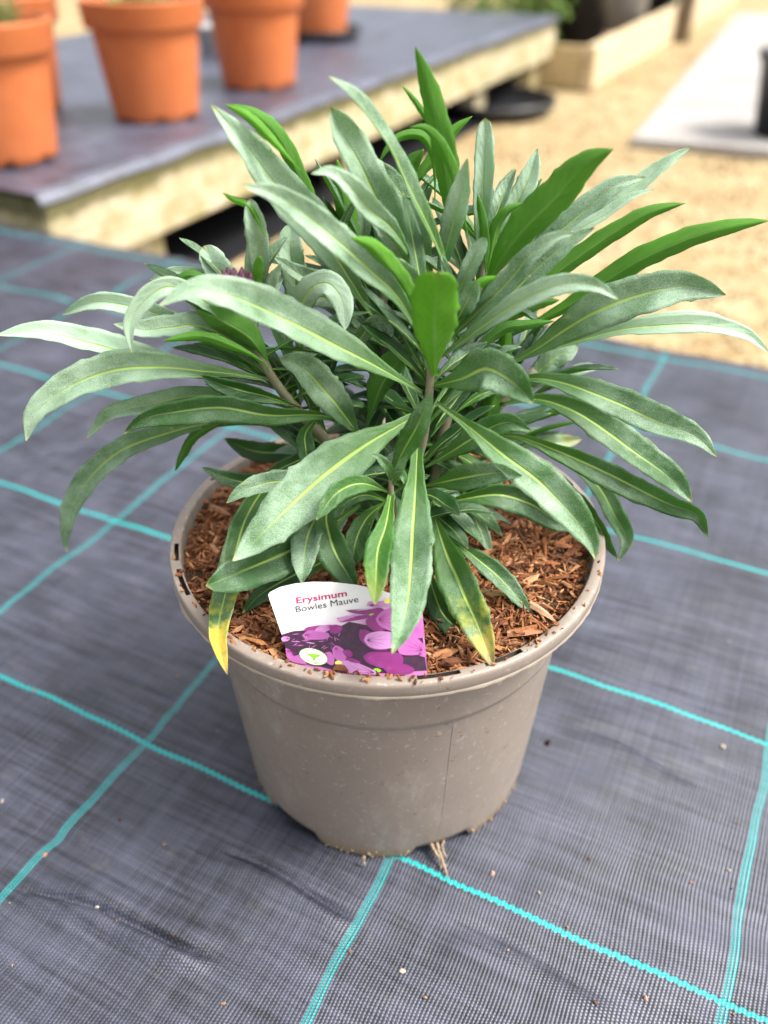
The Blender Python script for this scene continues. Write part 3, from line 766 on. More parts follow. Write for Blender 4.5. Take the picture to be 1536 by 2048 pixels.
def leaf(stem, px, w, Yb, Yt, side='T', roll=0, silver=.55, yellow=0.0, bright=.5, cup=.50, wave=.16, blunt=0.0, basew=.13, peak=.64, yb=1.0, twist=0, Ys=None, notch=0.0):
    """px: midrib from base to tip in the photo; Yb..Yt world depth of base and tip; w: greatest width seen"""
    LEAFN[0] += 1
    if side == 'T' and px[-1][1] < 720: silver = min(1.05, silver+.15)      # upper-side leaves with high tips get a paler colour
    px = [np.array(p, float) for p in px]
    L = np.concatenate([[0], np.cumsum([np.linalg.norm(px[i+1]-px[i]) for i in range(len(px)-1)])]); L /= L[-1]
    P = [np.array(at(p[0], p[1], Ys[i] if Ys else Yb+(Yt-Yb)*(l**yb))) for i, (p, l) in enumerate(zip(px, L))]
    n = 40; C, Lw = cr(P, n); peak = max(.45, peak-.08)
    T = np.gradient(C, axis=0); T /= np.linalg.norm(T, axis=1)[:, None]
    sd_, depth = [], []
    rl = abs(roll)                     # pale leaves lie flatter to the sky, dark ones turn away from it
    mid = n//2; vw = np.array(CAM)-C[mid]; vw /= np.linalg.norm(vw)
    s0 = np.cross(vw, T[mid]); s0 /= np.linalg.norm(s0); n0 = np.cross(T[mid], s0)
    n0 = n0 if np.dot(n0, vw) > 0 else -n0
    def tilt(a):
        s1 = s0*math.cos(a)+np.cross(T[mid], s0)*math.sin(a); m1 = np.cross(s1, T[mid]); m1 = m1 if np.dot(m1, vw) > 0 else -m1
        return m1[2]
    want_up = (silver >= .5) if side == 'T' else False
    if (tilt(math.radians(rl)) > tilt(-math.radians(rl))) != want_up: rl = -rl
    prev = None
    for i in range(n):
        view = np.array(CAM)-C[i]; depth.append(np.linalg.norm(view)); view /= np.linalg.norm(view)
        s = np.cross(view, T[i]); ls = np.linalg.norm(s)
        s = s/ls if ls > .25 or prev is None else prev-T[i]*np.dot(prev, T[i])
        s /= np.linalg.norm(s)
        if prev is not None and np.dot(s, prev) < 0: s = -s
        prev = s
        r = math.radians(rl+twist*(i/(n-1)))
        nn = np.cross(T[i], s); sd_.append(s*math.cos(r)+nn*math.sin(r))
    dz = abs(np.dot(np.array(at(px[0][0], px[0][1], 0))-np.array(CAM), np.array(CM @ Vector((0, 0, -1)))))
    zc = float(np.dot(C[int(n*peak)]-np.array(CAM), np.array(CM @ Vector((0, 0, -1)))))
    W = .82*w*zc/FPX/max(.45, math.cos(math.radians(roll+twist*peak)))
    # normal S x T: with S = view x T this points to the viewer when sign is right
    test = np.dot(np.cross(sd_[n//2], T[n//2]), np.array(CAM)-C[n//2])
    sgn = 1 if test > 0 else -1
    if side == 'U': sgn = -sgn
    me = leaf_mesh(C-np.array(plant.location), W, sd_, sgn, cup, wave, blunt, basew, peak, LEAFN[0], (silver, yellow, bright), notch=notch)
    return link('leaf', me, None, stem)

D = []
def Lf(*a, **kw): leaf(*a, **kw)
# --- top left
Lf(S3, [(765, 660), (700, 560), (640, 470), (560, 380), (500, 300), (420, 207)], 92, .03, -.005, silver=.75, roll=15, peak=.60)
Lf(S1, [(852, 695), (800, 600), (740, 540), (650, 460), (560, 395), (482, 369)], 72, -.018, -.045, silver=.65, roll=-12)
Lf(S3, [(690, 500), (640, 430), (600, 355), (565, 285), (520, 235), (462, 207)], 40, .03, .02, 'U', bright=.35, roll=10)
Lf(S3, [(600, 340), (540, 275), (495, 232), (449, 208)], 26, .0, .0, 'U', bright=.7)
Lf(S3, [(830, 580), (800, 500), (765, 420), (725, 340), (690, 275), (660, 214)], 84, .03, .0, silver=.7, roll=-20, blunt=.5, peak=.62)
Lf(S3, [(870, 590), (850, 510), (825, 430), (790, 370), (745, 315)], 52, .04, .03, silver=.45, roll=30)
Lf(S1, [(895, 545), (870, 480), (830, 395), (790, 310), (740, 235), (700, 185), (656, 152)], 36, .0, -.01, silver=.55, roll=35, twist=25, basew=.35)
Lf(S1, [(835, 540), (790, 465), (740, 420), (700, 372), (660, 345), (622, 347)], 50, .0, -.035, silver=.75, roll=-15)
Lf(S3, [(835, 560), (800, 510), (765, 455), (725, 415)], 44, .02, .0, silver=.7)
Lf(S3, [(905, 500), (898, 400), (888, 310), (868, 225), (850, 155), (830, 92)], 60, .03, .01, 'U', bright=.35, roll=-15, peak=.55)
Lf(S3, [(885, 330), (862, 255), (832, 205), (803, 170)], 16, .03, .02, 'U', bright=.3)
Lf(S4, [(935, 470), (918, 390), (902, 335), (878, 285), (850, 256), (818, 254)], 28, .02, .0, 'U', bright=.4, roll=20)
Lf(S3, [(870, 400), (868, 320), (848, 275), (810, 270), (780, 290), (758, 325)], 24, .04, .03, 'U', bright=.3)
Lf(S3, [(800, 470), (795, 400), (815, 340), (848, 298)], 50, .045, .04, 'U', bright=.3)
Lf(S4, [(790, 430), (830, 365), (870, 312), (905, 265), (945, 232)], 30, .045, .05, 'U', bright=.5, roll=15)
Lf(S4, [(960, 520), (963, 430), (968, 340), (970, 243)], 48, .03, .035, silver=.95, blunt=1, basew=.5, notch=.35)
Lf(S4, [(878, 570), (890, 510), (908, 440), (925, 375), (935, 316)], 55, .01, .0, silver=.8, roll=15, basew=.3)
Lf(S4, [(960, 600), (1000, 520), (1050, 455), (1110, 395), (1170, 330), (1228, 297)], 88, .015, -.005, 'U', bright=.5, roll=-10, peak=.6, wave=.15)
Lf(S4, [(990, 520), (1018, 440), (1042, 390), (1062, 345), (1075, 297)], 54, .04, .05, silver=.9)
Lf(S4, [(972, 560), (985, 480), (1008, 428), (1048, 405)], 28, .03, .03, 'U', bright=.45, roll=20)
Lf(S4, [(972, 560), (968, 470), (955, 388)], 24, .025, .02, 'U', bright=.2, roll=20)
Lf(S4, [(1010, 590), (1120, 490), (1190, 432), (1260, 385), (1320, 335), (1385, 292)], 46, .035, .045, silver=.8, roll=15)
Lf(S4, [(960, 640), (1050, 540), (1110, 472), (1170, 420), (1230, 372), (1292, 354)], 58, .02, .02, silver=.6, roll=-20)
Lf(S4, [(1020, 590), (1100, 510), (1160, 460), (1210, 430), (1260, 396), (1310, 378)], 26, .01, .01, silver=.95, roll=30)
Lf(S4, [(960, 640), (1080, 568), (1150, 518), (1220, 470), (1300, 425), (1372, 406)], 46, .03, .03, 'U', bright=.40, roll=10)
Lf(S5, [(985, 690), (1130, 615), (1200, 570), (1280, 520), (1370, 480), (1450, 456), (1542, 440)], 56, .035, .02, 'U', bright=.5, roll=-10)
Lf(S1, [(875, 700), (960, 620), (1020, 560), (1060, 512), (1110, 476), (1150, 467)], 50, -.015, -.025, silver=.55, roll=20)
Lf(S4, [(880, 715), (945, 665), (1005, 605), (1065, 545), (1130, 490), (1190, 455)], 62, .0, .0, silver=.5, roll=-15)
Lf(S1, [(872, 722), (940, 672), (1000, 628), (1060, 592), (1130, 568), (1190, 572), (1238, 600)], 52, -.02, -.04, silver=.75, roll=10)
Lf(S5, [(1000, 735), (1070, 700), (1130, 660), (1200, 620), (1280, 590), (1370, 573), (1452, 590)], 98, .02, .0, silver=.6, roll=0, wave=.12)
Lf(S5, [(1060, 710), (1230, 662), (1320, 652), (1410, 650), (1490, 668), (1540, 707)], 46, .03, .02, silver=.85, roll=20)
Lf(S5, [(1150, 680), (1260, 650), (1350, 635), (1420, 637), (1482, 652)], 26, .04, .04, silver=.9, roll=30)
# --- centre
Lf(S1, [(868, 752), (868, 700), (869, 640), (870, 590), (872, 556)], 112, -.022, -.055, 'U', bright=.95, blunt=1, basew=.17, cup=.30, wave=.05, peak=.62, notch=.42)
Lf(S1, [(905, 665), (920, 630), (938, 595), (952, 560)], 48, -.015, -.02, silver=.5, bright=.9, blunt=.6)
Lf(S1, [(925, 640), (938, 600), (958, 568), (996, 552)], 24, -.015, -.02, 'U', bright=.8)
Lf(S1, [(900, 620), (930, 555), (952, 508), (972, 474)], 42, .0, -.005, silver=.75, blunt=.7)
Lf(S1, [(905, 610), (897, 560), (883, 508)], 24, .0, -.002, silver=.75)
Lf(S1, [(848, 680), (825, 605), (800, 558), (770, 520), (740, 490), (700, 474)], 44, -.015, -.035, 'U', bright=.7, roll=15)
Lf(S1, [(850, 640), (832, 570), (808, 535), (778, 512)], 34, -.005, -.02, silver=.65)
Lf(S1, [(845, 785), (750, 732), (660, 684), (570, 638), (480, 598), (390, 580), (318, 612)], 90, -.02, -.055, silver=.65, roll=-22, peak=.60)
Lf(S2, [(600, 700), (598, 640), (618, 582), (655, 566), (684, 600), (691, 660)], 62, .005, -.015, silver=.85, roll=10, basew=.35, blunt=.3, cup=.15)
Lf(S3, [(690, 720), (715, 685), (742, 652), (765, 645), (776, 665), (760, 672)], 40, .0, -.01, silver=.5, blunt=.5)
Lf(S1, [(735, 850), (760, 775), (795, 722), (832, 690)], 66, .0, -.01, 'U', bright=.15, roll=20)
Lf(S1, [(865, 772), (925, 757), (972, 738), (1022, 762), (1068, 808)], 100, -.02, -.05, silver=.55, peak=.62, cup=.45, wave=.05)
Lf(S5, [(1000, 775), (1060, 757), (1130, 767), (1220, 800), (1310, 840), (1390, 872), (1434, 914)], 76, .02, -.025, silver=.65, roll=-12)
Lf(S5, [(1000, 810), (1070, 798), (1140, 818), (1210, 862), (1280, 912), (1340, 955), (1385, 1005)], 80, .02, -.01, silver=.5, roll=-20)
Lf(S5, [(960, 880), (1030, 872), (1110, 900), (1190, 935), (1270, 975), (1340, 1008), (1395, 1030), (1416, 1075)], 62, .005, -.03, silver=.45, roll=-15)
Lf(S1, [(872, 805), (940, 855), (1010, 912), (1080, 965), (1140, 1025), (1180, 1080), (1191, 1120)], 92, -.022, -.075, silver=.6, bright=.8, roll=8)
Lf(S5, [(1000, 900), (1080, 945), (1145, 990), (1195, 1050), (1236, 1118)], 44, .015, -.01, silver=.25, roll=-35)
Lf(S5, [(1050, 880), (1130, 915), (1195, 970), (1232, 1035), (1252, 1078), (1236, 1122)], 48, .02, .0, silver=.55, roll=10)
Lf(S1, [(850, 972), (920, 957), (990, 946), (1045, 952)], 64, -.03, -.055, silver=.45, bright=.7, peak=.55, wave=.15)
Lf(S1, [(855, 1015), (930, 997), (1000, 990), (1060, 1008), (1110, 1040), (1158, 1062)], 66, -.02, -.02, silver=.4, roll=-15, bright=.3)
Lf(S1, [(850, 935), (900, 905), (950, 874), (1010, 845), (1062, 862)], 60, -.02, -.03, silver=.45, bright=.6)
Lf(S1, [(835, 895), (831, 980), (826, 1060), (822, 1130), (816, 1200), (803, 1260), (784, 1308)], 100, -.025, -.118, silver=.6, bright=.6, peak=.58, wave=.16, basew=.30)
Lf(S1, [(862, 1010), (892, 1105), (922, 1175), (952, 1240), (974, 1298), (988, 1338)], 90, -.03, -.098, silver=.45, yellow=.6, bright=.7, roll=10, peak=.55)
Lf(S1, [(880, 1060), (955, 1118), (1010, 1165), (1040, 1200), (1062, 1226)], 50, -.03, -.055, silver=.5, roll=-12)
Lf(S6, [(783, 985), (772, 1050), (756, 1100), (752, 1160), (750, 1210)], 64, -.045, -.100, silver=.35, yellow=.15, bright=1.0, basew=.3, wave=.18)
Lf(S1, [(825, 835), (735, 888), (650, 950), (570, 1022), (510, 1082), (465, 1122)], 128, -.025, -.078, silver=.75, bright=.7, peak=.52, basew=.2, cup=.2)
Lf(S6, [(780, 985), (725, 967), (675, 985), (632, 1040)], 50, -.045, -.07, silver=.5, bright=.8)
Lf(S2, [(720, 1010), (640, 1065), (560, 1112), (490, 1140), (411, 1172)], 88, -.02, -.084, silver=.4, bright=.35, roll=15, blunt=.5, peak=.7)
Lf(S2, [(640, 940), (545, 965), (495, 1030), (470, 1110), (450, 1190), (436, 1260), (445, 1315), (455, 1350)], 64, -.01, -.106, silver=.45, yellow=.8, bright=.5, peak=.5, wave=.25, yb=1.5)
Lf(S2, [(680, 965), (645, 1010), (618, 1065), (608, 1120), (604, 1168)], 72, -.02, -.066, silver=.6, roll=8)
Lf(S6, [(700, 980), (655, 1020), (662, 1080), (690, 1140), (716, 1184)], 76, -.03, -.066, silver=.35, roll=-15)
Lf(S6, [(775, 1000), (735, 1035), (712, 1082), (704, 1138)], 54, -.035, -.055, silver=.35)
Lf(S2, [(700, 1100), (610, 1140), (560, 1165), (520, 1190), (484, 1227)], 50, -.03, -.062, silver=.25, bright=.25)
Lf(S1, [(850, 1110), (868, 1185), (890, 1232), (928, 1270), (948, 1290)], 56, -.04, -.078, silver=.2, bright=.2, roll=15)
Lf(S1, [(850, 980), (882, 1010), (905, 1035), (920, 1068)], 44, -.02, -.03, silver=.5)
Lf(S5, [(920, 960), (938, 1010), (960, 1058), (984, 1112)], 32, -.005, -.015, silver=.6, roll=20)
Lf(S1, [(785, 960), (800, 915), (830, 860), (848, 822), (864, 785)], 56, -.03, -.05, silver=.55, bright=.7, basew=.3)
Lf(S6, [(783, 975), (778, 940), (758, 915), (742, 908)], 24, -.045, -.05, silver=.5, bright=.9)
Lf(S6, [(786, 975), (795, 945), (806, 925), (815, 908)], 22, -.045, -.055, silver=.6, bright=.9)
Lf(S6, [(785, 965), (797, 950), (806, 952), (808, 968)], 22, -.045, -.058, silver=.6, bright=.9)
Lf(S6, [(783, 990), (805, 975), (835, 960), (860, 950)], 22, -.04, -.03, silver=.4, bright=.7)
Lf(S6, [(780, 1005), (735, 990), (700, 1000), (670, 1025)], 28, -.04, -.05, 'T', silver=.4, bright=.6)
# --- left
Lf(S2, [(728, 885), (690, 832), (650, 782), (605, 735), (558, 716)], 80, -.005, -.03, silver=.6, blunt=.4, roll=-8)
Lf(S2, [(712, 862), (650, 832), (540, 830), (440, 815), (340, 826), (285, 840), (247, 868)], 66, -.01, -.025, silver=.45, roll=15, wave=.2)
Lf(S2, [(590, 820), (480, 790), (380, 792), (300, 810), (222, 828), (172, 878)], 44, .0, .0, silver=.75, roll=-25, bright=.7)
Lf(S2, [(552, 762), (470, 748), (400, 742), (320, 735), (230, 740), (140, 772), (72, 825), (52, 882)], 80, .0, -.02, silver=.85, roll=-15)
Lf(S2, [(540, 755), (440, 752), (370, 742), (270, 710), (180, 685), (80, 664), (-8, 670)], 58, .005, .01, silver=.9, roll=-30)
Lf(S2, [(560, 850), (420, 848), (330, 868), (245, 900), (185, 950), (145, 1010), (131, 1070), (134, 1104)], 58, .012, .012, silver=.7, roll=10, peak=.62, basew=.08)
Lf(S2, [(480, 830), (395, 868), (368, 905), (350, 943)], 24, .01, .01, 'U', bright=.15)
Lf(S2, [(650, 915), (560, 955), (500, 965), (450, 955), (403, 934)], 44, .0, -.005, silver=.35, bright=.2)
Lf(S2, [(650, 890), (560, 905), (500, 900), (448, 876)], 50, .03, .03, silver=.2, bright=.15)
Lf(S2, [(690, 880), (610, 915), (560, 938), (520, 965)], 36, -.01, -.02, silver=.3, bright=.3)
Lf(S2, [(700, 950), (600, 960), (540, 965), (490, 980), (453, 1006)], 52, -.02, -.045, silver=.7, roll=-10)
Lf(S2, [(640, 830), (612, 865), (612, 900), (618, 940)], 44, -.01, -.02, silver=.4, bright=.4)
Lf(S2, [(510, 700), (430, 620), (345, 575), (292, 600), (260, 650), (264, 706)], 46, .0, -.02, silver=.85, roll=15)
Lf(S2, [(520, 725), (400, 670), (340, 640), (270, 615), (190, 604), (124, 630)], 48, .01, .03, silver=.85, roll=-10)
Lf(S2, [(530, 720), (410, 655), (340, 655), (280, 660), (227, 648)], 56, .0, .0, silver=.75, roll=20)
Lf(S2, [(540, 745), (520, 720), (460, 690), (400, 672), (324, 682)], 26, -.005, -.015, 'U', bright=.35)
Lf(S2, [(540, 735), (505, 680), (450, 645), (395, 620)], 66, .0, -.01, 'U', bright=.25, roll=-15)
Lf(S2, [(545, 770), (500, 737), (440, 705), (384, 688)], 34, .005, .01, 'U', bright=.2, roll=25)
Lf(S2, [(600, 815), (550, 798), (490, 782), (440, 768), (400, 750)], 44, -.005, -.01, silver=.35, bright=.3, roll=-20)
Lf(S2, [(495, 600), (450, 560), (400, 546), (345, 543), (300, 560)], 22, .01, .02, silver=.8, roll=20)
Lf(S2, [(500, 610), (462, 572), (435, 540), (412, 500)], 64, .01, .015, silver=.95, blunt=.9, roll=10, notch=.35)
Lf(S2, [(470, 600), (430, 572), (380, 550), (342, 570)], 26, .0, .0, 'U', bright=.25)
Lf(S2, [(525, 620), (520, 520), (512, 450), (500, 396)], 52, .005, .0, silver=.85, roll=10, blunt=.7, basew=.5)
Lf(S2, [(530, 470), (500, 415), (465, 398), (445, 385)], 18, .0, .0, 'U', bright=.8)
Lf(S2, [(508, 600), (513, 560), (520, 512)], 26, .0, -.008, 'U', bright=.65, basew=.4, blunt=.4)
Lf(S2, [(530, 610), (546, 560), (562, 527)], 24, .0, -.002, silver=.7)
Lf(S2, [(525, 610), (537, 575), (545, 540)], 22, .004, .0, silver=.7)
Lf(S3, [(600, 660), (590, 560), (580, 500), (582, 447)], 64, .03, .04, silver=.95, blunt=.8, basew=.5)
Lf(S3, [(740, 610), (660, 570), (600, 548), (545, 512)], 40, .03, .03, silver=.7, roll=15)
Lf(S3, [(740, 590), (705, 480), (688, 400), (674, 318)], 50, .04, .045, 'U', bright=.4)
Lf(S3, [(660, 520), (690, 440), (722, 385)], 20, .03, .03, silver=.4)
Lf(S3, [(720, 520), (728, 450), (718, 408)], 34, .05, .05, silver=.9)
Lf(S3, [(700, 690), (620, 660), (560, 640), (500, 640)], 60, .02, .015, silver=.7, bright=.3)
Lf(S3, [(720, 640), (660, 600), (600, 590), (555, 600)], 50, .035, .035, silver=.75)
# --- right low
Lf(S5, [(1040, 790), (1080, 742), (1112, 715), (1156, 688)], 56, .045, .05, silver=.7, blunt=.5)
Lf(S5, [(1050, 800), (1120, 760), (1165, 737), (1205, 735)], 30, .05, .055, silver=.7)
Lf(S5, [(1000, 880), (1050, 846), (1100, 827), (1160, 815)], 18, .03, .03, 'U', bright=.2)
Lf(S5, [(1000, 885), (1060, 868), (1110, 852), (1165, 842)], 12, .03, .03, 'U', bright=.2)
Lf(S5, [(1000, 900), (1080, 882), (1120, 885), (1165, 878)], 40, .05, .06, silver=.8, yellow=.3)
Lf(S4, [(905, 740), (1000, 662), (1050, 650), (1110, 642)], 28, .01, .01, 'U', bright=.15)
Lf(S4, [(1000, 790), (1010, 690), (1014, 640)], 34, .03, .03, 'U', bright=.7, basew=.5)
Lf(S5, [(960, 880), (980, 820), (995, 780)], 50, .02, .02, 'U', bright=.4)
Lf(S5, [(905, 830), (960, 790), (1020, 770)], 24, .0, .01, silver=.35, bright=.8)
Lf(S4, [(900, 720), (960, 700), (1030, 715)], 40, .02, .02, silver=.4, bright=.3)
Lf(S4, [(935, 690), (1000, 640), (1060, 610), (1120, 600)], 40, .04, .05, 'U', bright=.4)

# --- crowded inner leaves growing from every stem behind the ones above
rgf = np.random.default_rng(21)
def inner_leaf(stem_i):
    s, C = stems[stem_i]; b = C[rgf.integers(3, 22)]; az = rgf.uniform(0, 2*math.pi)
    if math.sin(az) < -.1: az = -az
    el = rgf.uniform(.0, 1.25); Lw = rgf.uniform(.035, .070)
    d = np.array([math.cos(az)*math.cos(el), math.sin(az)*math.cos(el), math.sin(el)])
    pts = [b]; bend = rgf.uniform(.3, 1.1)
    for q in range(5):
        d = d+np.array([0, 0, -bend*.16]); d /= np.linalg.norm(d); pts.append(pts[-1]+d*Lw/5)
    Cc, _ = cr(pts, 16)
    if Cc[:, 2].min() < ZC+.004 or Cc[:, 1].min() < -.034: return
    T = np.gradient(Cc, axis=0); T /= np.linalg.norm(T, axis=1)[:, None]
    sd_ = []
    for t in T:
        sx = np.cross(t, [0, 0, 1.0]); sx += .35*rgf.normal(size=3)*0; sx /= np.linalg.norm(sx)+1e-9; sd_.append(sx)
    LEAFN[0] += 1
    me = leaf_mesh(Cc-np.array(plant.location), rgf.uniform(.006, .010), sd_, 1, .35, .12, 0, .2, .65, LEAFN[0], (rgf.uniform(.05, .55), 0, rgf.uniform(.0, .4)))  # low tint values put the shadow of the plant's centre into the leaf colour
    link('leaf', me, None, s)
for i in range(210): inner_leaf([0, 1, 2, 3, 4, 5, 2, 3][i % 8])
def crown_leaf(stem_i):               # narrow upright straps packed in the shoot tips
    s, C = stems[stem_i]; b = C[rgf.integers(12, 25)]; az = rgf.uniform(-.4, math.pi+.4); el = rgf.uniform(.55, 1.35); Lw = rgf.uniform(.035, .06)
    d = np.array([math.cos(az)*math.cos(el), math.sin(az)*math.cos(el), math.sin(el)]); pts = [b]
    for q in range(5):
        d = d+np.array([math.cos(az)*.06, math.sin(az)*.06, -.10]); d /= np.linalg.norm(d); pts.append(pts[-1]+d*Lw/5)
    Cc, _ = cr(pts, 18)
    if Cc[:, 1].min() < -.012: return
    T = np.gradient(Cc, axis=0); T /= np.linalg.norm(T, axis=1)[:, None]
    inw = np.array([-math.cos(az), -math.sin(az), .5]); sd_ = []
    for t in T:
        sx = np.cross(t, inw); sx /= np.linalg.norm(sx)+1e-9; sd_.append(sx)
    up = 1 if np.dot(np.cross(sd_[9], T[9]), inw) > 0 else -1
    LEAFN[0] += 1
    link('leaf', leaf_mesh(Cc-np.array(plant.location), rgf.uniform(.005, .009), sd_, up, .5, .12, 0, .2, .6, LEAFN[0], (rgf.uniform(.25, .9), 0, rgf.uniform(.1, .6))), None, s)
def low_leaf(stem_i):                 # short leaves low on the stems, under the big ones
    s, C = stems[stem_i]; b = C[rgf.integers(2, 10)]; az = rgf.uniform(0, 2*math.pi); el = rgf.uniform(.15, .75); Lw = rgf.uniform(.035, .055)
    d = np.array([math.cos(az)*math.cos(el), math.sin(az)*math.cos(el), math.sin(el)]); pts = [b]
    for q in range(5):
        d = d+np.array([0, 0, -.20]); d /= np.linalg.norm(d); pts.append(pts[-1]+d*Lw/5)
    Cc, _ = cr(pts, 18)
    if Cc[:, 2].min() < ZC+.003 or Cc[:, 1].min() < -.062: return
    T = np.gradient(Cc, axis=0); T /= np.linalg.norm(T, axis=1)[:, None]; sd_ = []
    for t in T:
        sx = np.cross(t, [0, 0, 1.0]); sx /= np.linalg.norm(sx)+1e-9; sd_.append(sx)
    LEAFN[0] += 1
    link('leaf', leaf_mesh(Cc-np.array(plant.location), rgf.uniform(.007, .011), sd_, 1, .4, .14, 0, .16, .6, LEAFN[0], (rgf.uniform(.2, .6), 0, rgf.uniform(.2, .7))), None, s)
for i in range(60): low_leaf([0, 1, 2, 3, 4, 5][i % 6])
for i in range(70): crown_leaf([1, 2, 3, 4, 2, 3, 0][i % 7])

# purple bud cluster
M_bud = mk_flat('purple_bud', (.055, .018, .035), (.15, .06, .10), .6, 500)
bp = at(472, 566, -.006)
for i in range(16):
    a = i*2.4; r = .0016*math.sqrt(i)*.9
    dirv = Vector((math.cos(a)*r*60, math.sin(a)*r*60, 1.0)).normalized()
    base = bp+Vector((math.cos(a)*r, math.sin(a)*r, -.002)); pts = [base, base+dirv*.0035, base+dirv*.007]
    C, _ = cr(pts, 7); link('flower_bud', tube_mesh('flower_bud', C-np.array(plant.location), [.0006, .0013, .0017, .0017, .0014, .0009, .0003], 7), M_bud, S2)

# ------------------------------------------------------------------ bench on the left with terracotta pots
ZB = .05; U0 = -.945; U1 = -2.2; V0 = .668; V1 = 3.34; GZ = -.20
bench = empty('nursery_bench', uvw(-1.4, 1.8, GZ), TH)
tag(bench, 'low timber bench topped with dark fabric holding terracotta pots', 'bench')
def bpart(name, u0, u1, v0, v1, z0, z1, m, bev=.004):
    return link(name, box_mesh(name, u0+1.4, u1+1.4, v0-1.8, v1-1.8, z0-GZ, z1-GZ, bev), m, bench)
M_fascia_b = mk_wood('bench_fascia_wood', (.56, .49, .35), (.38, .31, .20), (.30, .26, .11), .9, ZB-GZ-.042)
bpart('fascia_board', U0-.035, U0, V0, V1, -.091, ZB-.008, M_fascia_b)
bpart('end_board', U1, U0-.037, V0+.002, V0+.037, -.091, ZB-.010, M_fascia_b)
bpart('end_board', U1, U0-.037, V1-.037, V1-.002, -.091, ZB-.010, M_fascia_b)
bpart('fascia_board', U1-.037, U1-.002, V0, V1, -.091, ZB-.008, M_fascia_b)
for v in (.93, 1.75, 2.66, 3.24): bpart('leg', U0-.10, U0-.036, v-.048, v+.048, GZ, -.012, M_fascia_b)
for v in (.80, 1.7, 2.5): bpart('leg', U1+.0, U1+.09, v-.045, v+.045, GZ, -.012, M_fascia_b)
nb, mb_ = 60, 120; V = []; 
for j in range(mb_):
    for i in range(nb):
        u = U1-.045+(U0+.055-U1)*i/(nb-1); v = V0-.008+(V1-V0+.016)*j/(mb_-1)
        z = ZB+.0025*mnoise.noise((u*5, v*5, 1))+.002*mnoise.noise((u*16, v*9, 3))
        if i == nb-1: z -= .016+.006*mnoise.noise((v*9, 1, 1)); u -= .004
        if i == nb-2: u += .012
        V.append((u+1.4, v-1.8, z-GZ))
F = [(j*nb+i, j*nb+i+1, (j+1)*nb+i+1, (j+1)*nb+i) for j in range(mb_-1) for i in range(nb-1)]
link('fabric_top', mesh('fabric_top', V, F), M_bmat, bench)
us_ = tag(link('black_ground_sheet', box_mesh('black_ground_sheet', U1+.05, U0+.02, V0+.05, V1-.6, -.199, -.193, .001), M_black, rz=TH),  # thin black layer covering the ground under the bench
          'flat black sheet on the ground under the bench', 'black sheet')
bk = link('board', box_mesh('board', -1.62, -1.54, V0+.05, V1-.1, -.193, .03, .002), M_black, rz=TH)  # black upright panel stands in for the dark void under the bench
tag(bk, 'black board standing in for the shade under the bench', 'board')

def tpot():
    root = empty('terracotta_pot')
    nt = [k_*math.pi/4+.2 for k_ in range(8)]
    def j(i, a, r, z):
        if i < 3: return r, max(z, .009*max(0, min(1, (.085-min(abs(adiff(a, q)) for q in nt))/.04)))
        return r, z
    link('body', lathe('body', [(.074, .012), (.0785, .0), (.080, .002), (.0815, .016), (.088, .07), (.095, .135), (.0965, .150), (.0985, .152)], 96, j), M_terra, root)
    link('rim', lathe('rim', [(.0975, .1515), (.1065, .1525), (.1085, .156), (.1105, .190), (.1120, .1935), (.1105, .197), (.1075, .197), (.1055, .193), (.1035, .155), (.098, .150)], 96), M_terra, root)
    link('base_plate', lathe('base_plate', [(.0005, .013), (.074, .013)], 48), M_black, root)
    return root
M_comp2 = mk_flat('potting_soil', (.09, .06, .035), (.20, .14, .08), .9, 120)
def soil2(p, lab):
    V = [(0, 0, .170)]; F = []
    for i in range(1, 9):
        for k_ in range(40):
            a = 2*math.pi*k_/40; r = .1045*i/8; V.append((r*math.cos(a), r*math.sin(a), .168+.006*mnoise.noise((r*60*math.cos(a)+p.x*9, r*60*math.sin(a), 2))-.006*(i/8)**3))
    F += [(0, 1+k_, 1+(k_+1) % 40) for k_ in range(40)]+[(1+(i-1)*40+k_, 1+i*40+k_, 1+i*40+(k_+1) % 40, 1+(i-1)*40+(k_+1) % 40) for i in range(1, 8) for k_ in range(40)]
    o = link('potting_compost', mesh('potting_compost', V, F), M_comp2, None, p); o.scale = (PS,)*3; tag(o, lab, 'compost', kind='stuff')
M_herb = mk_flat('dry_herb_leaf', (.22, .24, .08), (.36, .34, .14), .7, 200)
def tuft(p, lab, nl, hh, sp, seed):
    rg = np.random.default_rng(seed); root = empty('potted_plant', p+Vector((0, 0, .182))); tag(root, lab, 'plant')
    V, F = [], []
    for i in range(nl):
        a = rg.uniform(0, 6.28); r = sp*math.sqrt(rg.random()); b = np.array([r*math.cos(a), r*math.sin(a), 0]); h = hh*rg.uniform(.4, 1)
        tip = b+np.array([math.cos(a)*sp*.7*rg.random(), math.sin(a)*sp*.7*rg.random(), h]); aw = rg.uniform(0, 6.28); sd2 = np.array([math.cos(aw), math.sin(aw), 0])*.004
        k0 = len(V); mid = (b+tip)/2+np.array([0, 0, .006]); V += [b-sd2*.5, b+sd2*.5, mid+sd2, tip, mid-sd2]; F += [(k0, k0+1, k0+2, k0+4), (k0+4, k0+2, k0+3)]
    link('foliage', mesh('foliage', V, F, False), M_herb, root)
    link('stem', tube_mesh('stem', np.array([(0, 0, -.01), (.002, .001, hh*.3), (0, .003, hh*.6)]), [.002, .0015, .001], 6), M_stem, root)
PS = 1.087
def ctr(x, y, r=.087):
    p = atz(x, y, ZB+.001); d = Vector((p.x-CAM.x, p.y-CAM.y, 0)).normalized(); return Vector((p.x, p.y, ZB+.003))+d*r
tp = tpot()
